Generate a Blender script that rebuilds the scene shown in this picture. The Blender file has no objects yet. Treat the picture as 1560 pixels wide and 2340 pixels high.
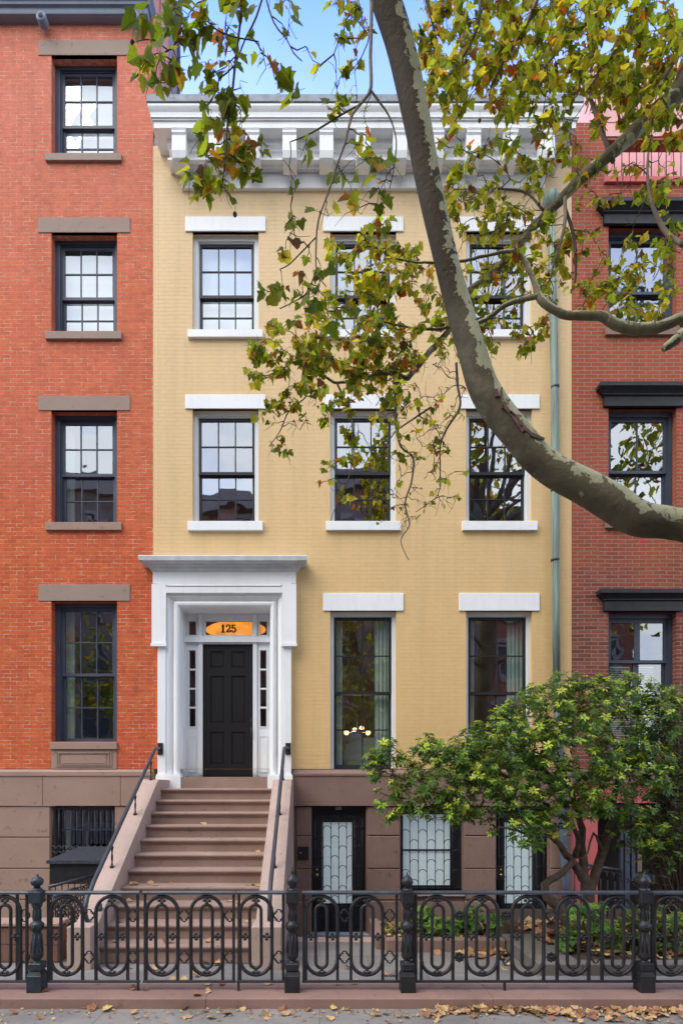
import bpy, math, random
import numpy as np
from mathutils import Vector, Matrix, Euler
R = math.radians
random.seed(11)
sc = bpy.context.scene
col = sc.collection
# ---------------------------------------------------------------- camera maths
FPX, CX, HY, EYE, F = 1354.0, 730.0, 1800.0, 2.0, 10.2      # focal length and principal point of the photo (1560x2340), eye height, facade distance
def at(px, py, d):
    return Vector(((px-CX)*d/FPX, d, EYE+(HY-py)*d/FPX))
def fx(px, d=F): return (px-CX)*d/FPX
def fz(py, d=F): return EYE+(HY-py)*d/FPX

# ---------------------------------------------------------------- mesh builder
class MB:
    def __init__(s):
        s.v=[]; s.f=[]; s.sm=[]; s.col=[]; s.c=None
    def face(s, idx, smooth=False):
        s.f.append(tuple(idx)); s.sm.append(smooth); s.col.append(s.c)
    def quad(s, a,b,c,d, smooth=False):
        n=len(s.v); s.v += [tuple(a),tuple(b),tuple(c),tuple(d)]; s.face((n,n+1,n+2,n+3), smooth)
    def box(s, x0,x1,y0,y1,z0,z1):
        n=len(s.v)
        s.v += [(x0,y0,z0),(x1,y0,z0),(x1,y1,z0),(x0,y1,z0),(x0,y0,z1),(x1,y0,z1),(x1,y1,z1),(x0,y1,z1)]
        for q in ((0,3,2,1),(4,5,6,7),(0,1,5,4),(1,2,6,5),(2,3,7,6),(3,0,4,7)): s.face([n+i for i in q])
        return s
    def bbox(s, x0,x1,y0,y1,z0,z1,b=.006):
        # box with chamfered vertical and top front edges (octagonal plan + inset top)
        pl=[(x0+b,y0),(x1-b,y0),(x1,y0+b),(x1,y1-b),(x1-b,y1),(x0+b,y1),(x0,y1-b),(x0,y0+b)]
        cx,cy=(x0+x1)/2,(y0+y1)/2
        rings=[(z0,0),(z1-b,0),(z1,b)]
        n=len(s.v)
        for z,i in rings:
            for x,y in pl:
                s.v.append((x+(i if x<cx else -i), y+(i if y<cy else -i), z))
        for k in range(2):
            for j in range(8):
                a=n+k*8+j; b_=n+k*8+(j+1)%8; s.face((a,b_,b_+8,a+8))
        s.face([n+7-j for j in range(8)]); s.face([n+16+j for j in range(8)])
        return s
    def prism_x(s, prof, x0, x1, smooth=False):
        # closed (y,z) profile extruded along x
        n=len(s.v); k=len(prof)
        for x in (x0,x1):
            for y,z in prof: s.v.append((x,y,z))
        for i in range(k):
            j=(i+1)%k; s.face((n+i,n+j,n+k+j,n+k+i), smooth)
        s.face([n+i for i in range(k)][::-1]); s.face([n+k+i for i in range(k)])
        return s
    def prism_y(s, prof, y0, y1):
        n=len(s.v); k=len(prof)
        for y in (y0,y1):
            for x,z in prof: s.v.append((x,y,z))
        for i in range(k):
            j=(i+1)%k; s.face((n+i,n+j,n+k+j,n+k+i))
        s.face([n+i for i in range(k)]); s.face([n+k+i for i in range(k)][::-1])
        return s
    def prism_z(s, pl, z0, z1):
        n=len(s.v); k=len(pl)
        for z in (z0,z1):
            for x,y in pl: s.v.append((x,y,z))
        for i in range(k):
            j=(i+1)%k; s.face((n+i,n+j,n+k+j,n+k+i))
        s.face([n+i for i in range(k)][::-1]); s.face([n+k+i for i in range(k)])
        return s
    def cornice(s, x0, x1, yb, prof, back=None):
        # profile (out, z) swept round the left, front and right of the block x0..x1 that stands on the plane yb
        back = yb if back is None else back
        n=len(s.v)
        for o,z in prof:
            s.v += [(x0-o,back,z),(x0-o,yb-o,z),(x1+o,yb-o,z),(x1+o,back,z)]
        for k in range(len(prof)-1):
            for j in range(3):
                a=n+k*4+j; s.face((a,a+1,a+5,a+4))
        k=len(prof)-1
        s.face((n+3,n+2,n+1,n)); s.face((n+k*4,n+k*4+1,n+k*4+2,n+k*4+3))
        return s
    def tube(s, pts, rad, n=8, closed=False, smooth=True, caps=True, squash=None):
        pts=[Vector(p) for p in pts]
        m=len(pts)
        if not hasattr(rad,'__len__'): rad=[rad]*m
        base=len(s.v)
        prev=None
        for i,p in enumerate(pts):
            if closed: t=(pts[(i+1)%m]-pts[(i-1)%m])
            else: t=(pts[min(i+1,m-1)]-pts[max(i-1,0)])
            if t.length<1e-9: t=Vector((0,0,1))
            t.normalize()
            if prev is None:
                u=Vector((0,1,0)) if abs(t.y)<.9 else Vector((1,0,0))
                u=(u-t*u.dot(t)).normalized()
            else:
                u=(prev-t*prev.dot(t))
                if u.length<1e-6: u=t.orthogonal()
                u.normalize()
            prev=u; w=t.cross(u)
            for k in range(n):
                a=2*math.pi*(k+.5)/n
                q=p+(u*math.cos(a)+w*math.sin(a))*rad[i]
                s.v.append(tuple(q))
        rings=m if closed else m-1
        for i in range(rings):
            i2=(i+1)%m
            for k in range(n):
                k2=(k+1)%n
                s.face((base+i*n+k,base+i*n+k2,base+i2*n+k2,base+i2*n+k),smooth)
        if not closed and caps:
            s.face([base+k for k in range(n)][::-1]); s.face([base+(m-1)*n+k for k in range(n)])
        return s
    def lathe(s, prof, cx, cy, n=16, smooth=True, square=False):
        base=len(s.v)
        for r,z in prof:
            for k in range(n):
                a=2*math.pi*(k+.5)/n
                s.v.append((cx+r*math.cos(a), cy+r*math.sin(a), z))
        for i in range(len(prof)-1):
            for k in range(n):
                k2=(k+1)%n
                s.face((base+i*n+k,base+i*n+k2,base+(i+1)*n+k2,base+(i+1)*n+k),smooth)
        s.face([base+k for k in range(n)][::-1]); s.face([base+(len(prof)-1)*n+k for k in range(n)])
        return s
    def ball(s, c, r, n=8, sc3=(1,1,1)):
        base=len(s.v); m=n//2
        s.v.append((c[0],c[1],c[2]+r*sc3[2]))
        for i in range(1,m):
            t=math.pi*i/m
            for k in range(n):
                a=2*math.pi*k/n
                s.v.append((c[0]+r*sc3[0]*math.sin(t)*math.cos(a), c[1]+r*sc3[1]*math.sin(t)*math.sin(a), c[2]+r*sc3[2]*math.cos(t)))
        s.v.append((c[0],c[1],c[2]-r*sc3[2])); last=len(s.v)-1
        for k in range(n):
            k2=(k+1)%n
            s.face((base,base+1+k,base+1+k2),True)
            for i in range(m-2):
                a=base+1+i*n; s.face((a+k,a+n+k,a+n+k2,a+k2),True)
            a=base+1+(m-2)*n; s.face((a+k,last,a+k2),True)
        return s
    def mesh(s, name, mat, off=(0,0,0)):
        me=bpy.data.meshes.new(name)
        ox,oy,oz=off
        me.from_pydata([(x-ox,y-oy,z-oz) for x,y,z in s.v],[],s.f)
        me.polygons.foreach_set('use_smooth', s.sm)
        if any(c is not None for c in s.col):
            a=me.attributes.new('tint','FLOAT_COLOR','FACE')
            flat=[]
            for c in s.col: flat += [c[0],c[1],c[2],1.0] if c else [1,1,1,1]
            a.data.foreach_set('color', flat)
        if isinstance(mat,(list,tuple)):
            for m in mat: me.materials.append(m)
        elif mat: me.materials.append(mat)
        me.update()
        return me
    def build(s, name, mat, parent=None, off=None):
        if off is None: off = WL.get(parent.name,(0,0,0)) if parent else (0,0,0)
        me=s.mesh(name, mat, off)
        o=bpy.data.objects.new(name, me); col.objects.link(o)
        if parent: o.parent=parent
        else: o.location=off
        WL[o.name]=tuple(off)
        return o
WL={}
def tag(o,label=None,cat=None,group=None,kind=None):
    if label: o['label']=label
    if cat: o['category']=cat
    if group: o['group']=group
    if kind: o['kind']=kind
    return o
def thing(name, loc, label, cat, group=None):
    o=bpy.data.objects.new(name,None); col.objects.link(o); o.location=loc
    o.empty_display_size=.2
    WL[o.name]=tuple(loc)
    return tag(o,label,cat,group)
def inst(name, mesh, loc, parent, rot=None, scale=None):
    # a part that shares mesh data; loc in world space
    o=bpy.data.objects.new(name,mesh); col.objects.link(o); o.parent=parent
    w=WL[parent.name]; o.location=(loc[0]-w[0],loc[1]-w[1],loc[2]-w[2])
    if rot: o.rotation_euler=rot
    if scale: o.scale=scale
    WL[o.name]=tuple(loc)
    return o

# ---------------------------------------------------------------- materials
def new_mat(name):
    m=bpy.data.materials.new(name); m.use_nodes=True
    nt=m.node_tree; nt.nodes.clear()
    out=nt.nodes.new('ShaderNodeOutputMaterial')
    b=nt.nodes.new('ShaderNodeBsdfPrincipled')
    nt.links.new(b.outputs[0],out.inputs[0])
    return m,nt,b,out
def N(nt,t,**kw):
    n=nt.nodes.new(t)
    for k,v in kw.items():
        if k.startswith('i_'):
            key=k[2:].replace('_',' ')
            n.inputs[key].default_value=v
        else: setattr(n,k,v)
    return n
def L(nt,a,b): nt.links.new(a,b)
def rgb(c): return (c[0],c[1],c[2],1)
def noise(nt, scale, detail=4, rough=.55, vec=None, dist=0):
    n=N(nt,'ShaderNodeTexNoise'); n.inputs['Scale'].default_value=scale; n.inputs['Detail'].default_value=detail
    n.inputs['Roughness'].default_value=rough; n.inputs['Distortion'].default_value=dist
    if vec is not None: L(nt,vec,n.inputs['Vector'])
    return n
def ramp(nt, fac, stops):
    r=N(nt,'ShaderNodeValToRGB')
    e=r.color_ramp.elements
    while len(e)<len(stops): e.new(.5)
    for k,(p,c) in enumerate(stops):
        e[k].position=p; e[k].color=rgb(c) if len(c)==3 else c
    L(nt,fac,r.inputs[0]); return r
def mix(nt, fac, a, b, mode='MIX'):
    m=N(nt,'ShaderNodeMix',data_type='RGBA',blend_type=mode)
    for s,v in ((0,fac),(6,a),(7,b)):
        if hasattr(v,'links'): L(nt,v,m.inputs[s])
        elif s==0: m.inputs[0].default_value=v
        else: m.inputs[s].default_value=rgb(v)
    return m.outputs[2]
def bump(nt, b, h, dist, strength=1.0, prev=None):
    n=N(nt,'ShaderNodeBump'); n.inputs['Distance'].default_value=dist; n.inputs['Strength'].default_value=strength
    L(nt,h,n.inputs['Height'])
    if prev is not None: L(nt,prev,n.inputs['Normal'])
    L(nt,n.outputs[0],b.inputs['Normal']); return n.outputs[0]
def pos(nt): return N(nt,'ShaderNodeNewGeometry').outputs['Position']
def simple(name, c, rough=.6, var=.12, scale=3, bscale=60, bdist=.001, metal=0, spec=.4, c2=None, streak=0):
    m,nt,b,out=new_mat(name)
    p=pos(nt)
    n1=noise(nt,scale,5,.6,p)
    lo=[x*(1-var) for x in c]; hi=[min(1,x*(1+var)) for x in (c2 or c)]
    r=ramp(nt,n1.outputs[0],[(.32,lo),(.68,hi)])
    cc=r.outputs[0]
    if streak:
        # old paint: soft vertical dirt runs and small chips
        mp=N(nt,'ShaderNodeMapping'); L(nt,p,mp.inputs[0]); mp.inputs['Scale'].default_value=(11,11,1.3)
        ns=noise(nt,1,6,.7,mp.outputs[0]); rs=ramp(nt,ns.outputs[0],[(.30,(1-streak,1-streak,1-streak*1.2)),(.50,(1,1,1))])
        cc=mix(nt,1.0,cc,rs.outputs[0],'MULTIPLY')
        nc=noise(nt,38,5,.75,p); rc=ramp(nt,nc.outputs[0],[(.70,(1,1,1)),(.76,(.72,.70,.66))]); cc=mix(nt,1.0,cc,rc.outputs[0],'MULTIPLY')
    L(nt,cc,b.inputs['Base Color'])
    b.inputs['Roughness'].default_value=rough; b.inputs['Metallic'].default_value=metal
    b.inputs['Specular IOR Level'].default_value=spec
    n2=noise(nt,bscale,3,.6,p)
    rr=N(nt,'ShaderNodeMapRange'); rr.inputs[1].default_value=.3; rr.inputs[2].default_value=.7
    rr.inputs[3].default_value=max(0,rough-.08); rr.inputs[4].default_value=min(1,rough+.1)
    L(nt,n2.outputs[0],rr.inputs[0]); L(nt,rr.outputs[0],b.inputs['Roughness'])
    bump(nt,b,n2.outputs[0],bdist)
    return m
def brick(name, c1, c2, mortar, size=(.222,.0677,.010), bdepth=.006, rough=.85, paint=False, height_tint=None, blotch=None, mvis=None, nv=.16, stain=0, jf=.28):
    m,nt,b,out=new_mat(name)
    p=pos(nt)
    sx=N(nt,'ShaderNodeSeparateXYZ'); L(nt,p,sx.inputs[0])
    ad=N(nt,'ShaderNodeMath',operation='ADD'); L(nt,sx.outputs[0],ad.inputs[0]); L(nt,sx.outputs[1],ad.inputs[1])
    # slight waviness so that the courses are not ruled lines
    nw=noise(nt,1.7,3,.5,p); nw2=noise(nt,14,2,.5,p)
    w=N(nt,'ShaderNodeMath',operation='MULTIPLY_ADD'); L(nt,nw.outputs[0],w.inputs[0]); w.inputs[1].default_value=.03; L(nt,sx.outputs[2],w.inputs[2])
    w2=N(nt,'ShaderNodeMath',operation='MULTIPLY_ADD'); L(nt,nw2.outputs[0],w2.inputs[0]); w2.inputs[1].default_value=.014; L(nt,w.outputs[0],w2.inputs[2])
    cb=N(nt,'ShaderNodeCombineXYZ'); L(nt,ad.outputs[0],cb.inputs[0]); L(nt,w2.outputs[0],cb.inputs[1])
    bt=N(nt,'ShaderNodeTexBrick'); L(nt,cb.outputs[0],bt.inputs['Vector'])
    bt.inputs['Scale'].default_value=1; bt.inputs['Brick Width'].default_value=size[0]; bt.inputs['Row Height'].default_value=size[1]
    bt.inputs['Mortar Size'].default_value=size[2]*.5; bt.inputs['Mortar Smooth'].default_value=.35; bt.inputs['Bias'].default_value=0
    bt.inputs['Color1'].default_value=(0,0,0,1); bt.inputs['Color2'].default_value=(1,1,1,1); bt.inputs['Mortar'].default_value=(.5,.5,.5,1)
    bcol=mix(nt,bt.outputs['Color'],c1,c2)
    n1=noise(nt,.55,4,.6,p); n2=noise(nt,9,4,.7,p); n3=noise(nt,90,3,.6,p)
    if blotch:
        r=ramp(nt,n1.outputs[0],[(.42,(0,0,0)),(.62,(1,1,1))])
        mm=N(nt,'ShaderNodeMath',operation='MULTIPLY'); L(nt,r.outputs[0],mm.inputs[0]); mm.inputs[1].default_value=.55
        bcol=mix(nt,mm.outputs[0],bcol,blotch)
    if height_tint:
        # wall colour shifts to a second tone towards the upper storeys, patchily
        mr=N(nt,'ShaderNodeMapRange'); mr.inputs[1].default_value=height_tint[1]; mr.inputs[2].default_value=height_tint[2]
        za=N(nt,'ShaderNodeMath',operation='MULTIPLY_ADD'); L(nt,n1.outputs[0],za.inputs[0]); za.inputs[1].default_value=5; L(nt,sx.outputs[2],za.inputs[2])
        L(nt,za.outputs[0],mr.inputs[0])
        bcol=mix(nt,mr.outputs[0],bcol,height_tint[0])
    rr=ramp(nt,n2.outputs[0],[(.3,(1-nv,1-nv,1-nv)),(.7,(1+nv*.7,1+nv*.7,1+nv*.7))])
    bcol=mix(nt,1.0,bcol,rr.outputs[0],'MULTIPLY')
    if stain:
        # faint vertical rain streaks and soot, stretched down the wall
        mp=N(nt,'ShaderNodeMapping'); L(nt,p,mp.inputs[0]); mp.inputs['Scale'].default_value=(3.4,3.4,.22)
        ns=noise(nt,1,5,.65,mp.outputs[0]); rs=ramp(nt,ns.outputs[0],[(.34,(1-stain,1-stain,1-stain*1.1)),(.52,(1,1,1)),(.70,(1+stain*.3,)*3)])
        bcol=mix(nt,1.0,bcol,rs.outputs[0],'MULTIPLY')
    mv=bt.outputs['Fac']
    if mvis is not None:
        # mortar / joints show only here and there
        nm=noise(nt,5.5,4,.7,p)
        rm=ramp(nt,nm.outputs[0],[(mvis,(0,0,0)),(mvis+.14,(1,1,1))])
        mm=N(nt,'ShaderNodeMath',operation='MULTIPLY'); L(nt,mv,mm.inputs[0]); L(nt,rm.outputs[0],mm.inputs[1])
        fm=N(nt,'ShaderNodeMath',operation='MAXIMUM'); L(nt,mm.outputs[0],fm.inputs[0])
        m3=N(nt,'ShaderNodeMath',operation='MULTIPLY'); L(nt,mv,m3.inputs[0]); m3.inputs[1].default_value=jf; L(nt,m3.outputs[0],fm.inputs[1])
        mv2=fm.outputs[0]
    else: mv2=mv
    c=mix(nt,mv2,bcol,mortar)
    L(nt,c,b.inputs['Base Color'])
    b.inputs['Roughness'].default_value=rough; b.inputs['Specular IOR Level'].default_value=.3
    inv=N(nt,'ShaderNodeMath',operation='SUBTRACT'); inv.inputs[0].default_value=1; L(nt,bt.outputs['Fac'],inv.inputs[1])
    h1=N(nt,'ShaderNodeMath',operation='MULTIPLY_ADD'); L(nt,n2.outputs[0],h1.inputs[0]); h1.inputs[1].default_value=.9; L(nt,inv.outputs[0],h1.inputs[2])
    h2=N(nt,'ShaderNodeMath',operation='MULTIPLY_ADD'); L(nt,n3.outputs[0],h2.inputs[0]); h2.inputs[1].default_value=.35; L(nt,h1.outputs[0],h2.inputs[2])
    bump(nt,b,h2.outputs[0],bdepth)
    return m
def stone(name, c, var=.16, joints=None, rough=.85, stain=(.5,.42,.38)):
    m,nt,b,out=new_mat(name)
    p=pos(nt)
    n1=noise(nt,1.3,6,.62,p,.4); n2=noise(nt,130,3,.7,p); n3=noise(nt,9,5,.6,p)
    r=ramp(nt,n1.outputs[0],[(.3,[x*(1-var) for x in c]),(.7,[x*(1+var) for x in c])])
    r2=ramp(nt,n2.outputs[0],[(.3,(.82,.82,.82)),(.7,(1.16,1.16,1.16))])
    cc=mix(nt,1.0,r.outputs[0],r2.outputs[0],'MULTIPLY')
    r3=ramp(nt,n3.outputs[0],[(.60,(1,1,1)),(.82,stain)])
    cc=mix(nt,1.0,cc,r3.outputs[0],'MULTIPLY')
    h=n2.outputs[0]
    if joints:
        sx=N(nt,'ShaderNodeSeparateXYZ'); L(nt,p,sx.inputs[0]); cb=N(nt,'ShaderNodeCombineXYZ')
        L(nt,sx.outputs[0],cb.inputs[0]); L(nt,sx.outputs[1 if joints[2]=='h' else 2],cb.inputs[1])
        bt=N(nt,'ShaderNodeTexBrick'); L(nt,cb.outputs[0],bt.inputs['Vector']); bt.inputs['Scale'].default_value=1
        bt.inputs['Brick Width'].default_value=joints[0]; bt.inputs['Row Height'].default_value=joints[1]
        bt.inputs['Mortar Size'].default_value=.004; bt.inputs['Mortar Smooth'].default_value=.2
        bt.inputs['Color1'].default_value=(.84,.84,.86,1); bt.inputs['Color2'].default_value=(1.12,1.1,1.08,1); bt.inputs['Mortar'].default_value=(.45,.43,.4,1)
        cc=mix(nt,1.0,cc,bt.outputs['Color'],'MULTIPLY')
    L(nt,cc,b.inputs['Base Color']); b.inputs['Roughness'].default_value=rough; b.inputs['Specular IOR Level'].default_value=.3
    mm=N(nt,'ShaderNodeMath',operation='MULTIPLY_ADD'); L(nt,n3.outputs[0],mm.inputs[0]); mm.inputs[1].default_value=1.4; L(nt,h,mm.inputs[2])
    bump(nt,b,mm.outputs[0],.0022)
    return m
def glass(name, refl=.5, tint=(.95,.97,1.0), wave=.0034):
    m,nt,b,out=new_mat(name); nt.nodes.remove(b)
    g=N(nt,'ShaderNodeBsdfGlossy'); g.inputs['Roughness'].default_value=.01; g.inputs['Color'].default_value=rgb(tint)
    t=N(nt,'ShaderNodeBsdfTransparent'); t.inputs['Color'].default_value=(.93,.96,.95,1)
    mx=N(nt,'ShaderNodeMixShader'); mx.inputs[0].default_value=refl
    L(nt,t.outputs[0],mx.inputs[1]); L(nt,g.outputs[0],mx.inputs[2]); L(nt,mx.outputs[0],out.inputs[0])
    n=noise(nt,2.2,1,.4,pos(nt)); bp=N(nt,'ShaderNodeBump'); bp.inputs['Distance'].default_value=wave; L(nt,n.outputs[0],bp.inputs['Height']); L(nt,bp.outputs[0],g.inputs['Normal'])
    return m
def leafmat(name, trans=.45, rough=.5, spec=.35):
    m,nt,b,out=new_mat(name)
    a=N(nt,'ShaderNodeAttribute',attribute_name='tint')
    n=noise(nt,70,4,.6,pos(nt)); r=ramp(nt,n.outputs[0],[(.3,(.72,.74,.7)),(.7,(1.2,1.18,1.1))])
    c=mix(nt,1.0,a.outputs['Color'],r.outputs[0],'MULTIPLY')
    L(nt,c,b.inputs['Base Color']); b.inputs['Roughness'].default_value=rough; b.inputs['Specular IOR Level'].default_value=spec
    t=N(nt,'ShaderNodeBsdfTranslucent')
    c2=mix(nt,1.0,c,(1.25,1.2,.6),'MULTIPLY'); L(nt,c2,t.inputs['Color'])
    mx=N(nt,'ShaderNodeMixShader'); mx.inputs[0].default_value=trans
    L(nt,b.outputs[0],mx.inputs[1]); L(nt,t.outputs[0],mx.inputs[2]); L(nt,mx.outputs[0],out.inputs[0])
    return m
def emit(name,c,s,vary=None):
    m,nt,b,out=new_mat(name); b.inputs['Base Color'].default_value=rgb(c)
    b.inputs['Emission Color'].default_value=rgb(c); b.inputs['Emission Strength'].default_value=s
    if vary:
        w=noise(nt,vary,2,.5,pos(nt),1.5); r=ramp(nt,w.outputs[0],[(.35,[x*.6 for x in c]),(.6,c)]); L(nt,r.outputs[0],b.inputs['Emission Color'])
    return m
M={}
M['yellow']=brick('yellow_painted_brick',(.71,.475,.215),(.73,.49,.225),(.60,.405,.18),size=(.222,.0677,.008),bdepth=.0022,rough=.7,mvis=.52,blotch=(.69,.455,.195),nv=.03,height_tint=((.77,.575,.35),6.0,16.0),stain=.07,jf=.2)
M['redbrick']=brick('orange_red_painted_brick',(.64,.145,.045),(.53,.10,.034),(.72,.42,.30),size=(.222,.0677,.012),bdepth=.006,mvis=.46,nv=.2,height_tint=((.61,.185,.118),8.5,17.5),blotch=(.54,.088,.036),stain=.10)
M['rightbrick']=brick('dark_red_brick',(.17,.054,.040),(.29,.088,.060),(.34,.235,.185),size=(.236,.0677,.014),bdepth=.006,height_tint=((.37,.085,.043),7.3,9.0),stain=.12)
M['oldbrick']=brick('weathered_brick',(.40,.16,.12),(.52,.24,.18),(.55,.48,.42))
M['brown']=stone('brownstone',(.25,.158,.13),var=.13)
M['brown_light']=stone('light_brownstone',(.44,.325,.272),var=.12)
M['step']=stone('brownstone_step',(.31,.212,.172),var=.17)
M['leftstone']=stone('left_brownstone',(.35,.235,.185),var=.09)
M['lintel']=stone('grey_brown_sandstone',(.33,.245,.20),var=.06)
M['kerb']=stone('brownstone_kerb',(.27,.165,.135),var=.2)
M['pave']=stone('bluestone_paving',(.215,.20,.185),var=.22,joints=(1.15,.8,'h'),stain=(.55,.5,.42))
M['walk']=stone('sidewalk_flagstone',(.26,.235,.205),var=.26,joints=(1.9,1.35,'h'),stain=(.6,.55,.48))
M['bluestone']=stone('bluestone_kerb',(.15,.13,.115),var=.2)
M['asphalt']=stone('asphalt',(.05,.05,.052),var=.25)
M['soil']=stone('soil',(.07,.045,.03),var=.4)
M['white']=simple('white_trim_paint',(.84,.85,.86),.5,.04,1.2,40,.0012,streak=.07)
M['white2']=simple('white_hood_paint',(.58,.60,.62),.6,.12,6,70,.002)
M['casing']=simple('white_casing_paint',(.74,.77,.80),.45,.03,1.2,40,.0008,streak=.07)
M['lead']=simple('grey_lead_flashing',(.27,.29,.33),.55,.25,7,30,.002)
M['sash']=simple('black_sash_paint',(.022,.022,.027),.4,.2,3,50,.0004)
M['sashblue']=simple('slate_blue_sash_paint',(.060,.072,.105),.45,.15,3,50,.0004)
M['bluegrey']=simple('blue_grey_cornice_paint',(.19,.22,.29),.5,.1,3,50,.0004)
M['iron']=simple('black_cast_iron_paint',(.019,.019,.022),.42,.35,9,110,.0012)
M['ironhi']=simple('worn_black_rail_paint',(.05,.057,.07),.36,.3,14,80,.0008)
M['iron_old']=simple('blue_black_iron_paint',(.022,.032,.040),.4,.4,9,60,.003)
M['railgrey']=simple('charcoal_handrail_paint',(.045,.05,.062),.38,.2,6,60,.0004)
M['door']=simple('matt_charcoal_door_paint',(.012,.011,.013),.5,.1,2,60,.0002,spec=.25)
M['dark']=simple('dark_interior',(.035,.030,.028),.9,.3,1,10,.0)
M['room']=simple('room_plaster',(.26,.20,.16),.9,.2,.7,10,.0)
M['roomlight']=simple('pale_room_plaster',(.45,.45,.42),.9,.1,.7,10,.0)
M['curtain']=simple('pale_green_curtain',(.42,.52,.46),.9,.1,2,10,.0)
M['shade']=simple('white_roller_shade',(.78,.84,.86),.8,.03,.6,10,.0)
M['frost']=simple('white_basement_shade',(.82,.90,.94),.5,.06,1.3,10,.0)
fb=M['frost'].node_tree.nodes['Principled BSDF']; fb.inputs['Emission Color'].default_value=(.72,.88,1,1); fb.inputs['Emission Strength'].default_value=.10   # faint glow added to the shades to brighten them, no lamp behind
M['pink']=simple('pink_stucco',(.56,.13,.13),.8,.08,2,60,.002)
M['palepink']=simple('pale_pink_stucco',(.80,.42,.41),.8,.06,2,60,.002)
M['blind']=simple('white_blind',(.75,.74,.68),.6,.05,2,10,.0)
M['brass']=simple('brass',(.55,.38,.14),.35,.1,3,10,.0,metal=1)
M['fabric']=simple('grey_green_upholstery',(.42,.47,.40),.95,.12,4,90,.001)
M['slate']=simple('grey_slate_hanging',(.20,.155,.165),.8,.5,22,60,.006)
M['glass_hi']=glass('window_glass_sky',.30)
M['glass']=glass('window_glass',.34)
M['glass_low']=glass('street_floor_glass',.24)
M['glass_base']=glass('basement_glass',.10)
M['amber']=emit('amber_lamp',(1.0,.34,.035),.62,3.5)
M['bulb']=emit('globe_bulb',(1.0,.76,.38),.85)
M['leaf']=leafmat('plane_leaf',.60,.55,.25)
M['shrubleaf']=leafmat('glossy_evergreen_leaf',.35,.5,.3)
M['dryleaf']=leafmat('dry_leaf',.0,.85,.15)
# downspout: verdigris copper
m,nt,b,out=new_mat('verdigris_copper'); p=pos(nt)
mp=N(nt,'ShaderNodeMapping'); L(nt,p,mp.inputs[0]); mp.inputs['Scale'].default_value=(30,30,.8)
n=noise(nt,1,4,.6,mp.outputs[0]); n2=noise(nt,5,4,.6,p)
r=ramp(nt,n.outputs[0],[(.38,(.15,.14,.13)),(.50,(.17,.24,.21)),(.64,(.26,.36,.31))])
L(nt,r.outputs[0],b.inputs['Base Color']); b.inputs['Roughness'].default_value=.6
M['copper']=m
# bark of the plane tree: smooth olive grey with big pale flaking patches on the upper side
m,nt,b,out=new_mat('plane_bark'); p=pos(nt)
g=N(nt,'ShaderNodeNewGeometry')
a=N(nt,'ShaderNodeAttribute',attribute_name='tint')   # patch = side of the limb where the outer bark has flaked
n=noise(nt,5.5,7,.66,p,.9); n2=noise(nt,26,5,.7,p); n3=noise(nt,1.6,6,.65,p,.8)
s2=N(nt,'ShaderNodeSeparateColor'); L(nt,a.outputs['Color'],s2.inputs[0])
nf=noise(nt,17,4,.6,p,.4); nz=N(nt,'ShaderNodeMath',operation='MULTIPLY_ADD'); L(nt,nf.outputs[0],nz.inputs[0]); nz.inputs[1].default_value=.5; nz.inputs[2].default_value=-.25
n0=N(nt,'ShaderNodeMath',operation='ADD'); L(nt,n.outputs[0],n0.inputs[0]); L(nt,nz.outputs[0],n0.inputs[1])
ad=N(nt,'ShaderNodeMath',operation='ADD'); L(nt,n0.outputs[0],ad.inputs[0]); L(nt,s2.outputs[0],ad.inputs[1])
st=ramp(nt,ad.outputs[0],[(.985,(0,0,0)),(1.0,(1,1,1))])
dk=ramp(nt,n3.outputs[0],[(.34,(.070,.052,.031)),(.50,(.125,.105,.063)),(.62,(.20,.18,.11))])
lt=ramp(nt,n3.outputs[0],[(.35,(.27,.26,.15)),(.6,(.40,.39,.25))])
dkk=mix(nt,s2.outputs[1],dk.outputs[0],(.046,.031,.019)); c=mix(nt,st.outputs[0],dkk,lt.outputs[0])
L(nt,c,b.inputs['Base Color']); b.inputs['Roughness'].default_value=.75; b.inputs['Specular IOR Level'].default_value=.25
hh=N(nt,'ShaderNodeMath',operation='MULTIPLY_ADD'); L(nt,st.outputs[0],hh.inputs[0]); hh.inputs[1].default_value=-1.2; L(nt,n2.outputs[0],hh.inputs[2])
bump(nt,b,hh.outputs[0],.009)
M['bark']=m
M['twig']=simple('twig_bark',(.075,.058,.045),.8,.3,9,120,.002)
M['branch']=simple('grey_brown_branch_bark',(.17,.135,.10),.8,.35,7,60,.004)
M['shrubbark']=simple('shrub_bark',(.10,.068,.05),.85,.4,12,60,.006)
M['text']=simple('black_gilt_number',(.03,.018,.01),.5,.1,3,10,.0)
M['plate']=simple('enamel_number_white',(.6,.62,.6),.5,.1,3,10,.0)
# ================================================================ setting
GZ=-.9
tag(MB().box(-150,150,-150,250,GZ-.3,GZ).build('ground',M['asphalt']),kind='structure')
tag(MB().box(-60,60,-8.6,.9,GZ+.004,-.12).build('road',M['asphalt']),kind='structure')
tag(MB().box(-60,60,.9,5.52,GZ+.004,.02).build('sidewalk',M['walk']),kind='structure')
tag(MB().box(-60,60,-13.0,-8.6,GZ+.004,.02).build('far_pavement',M['walk']),kind='structure')
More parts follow.
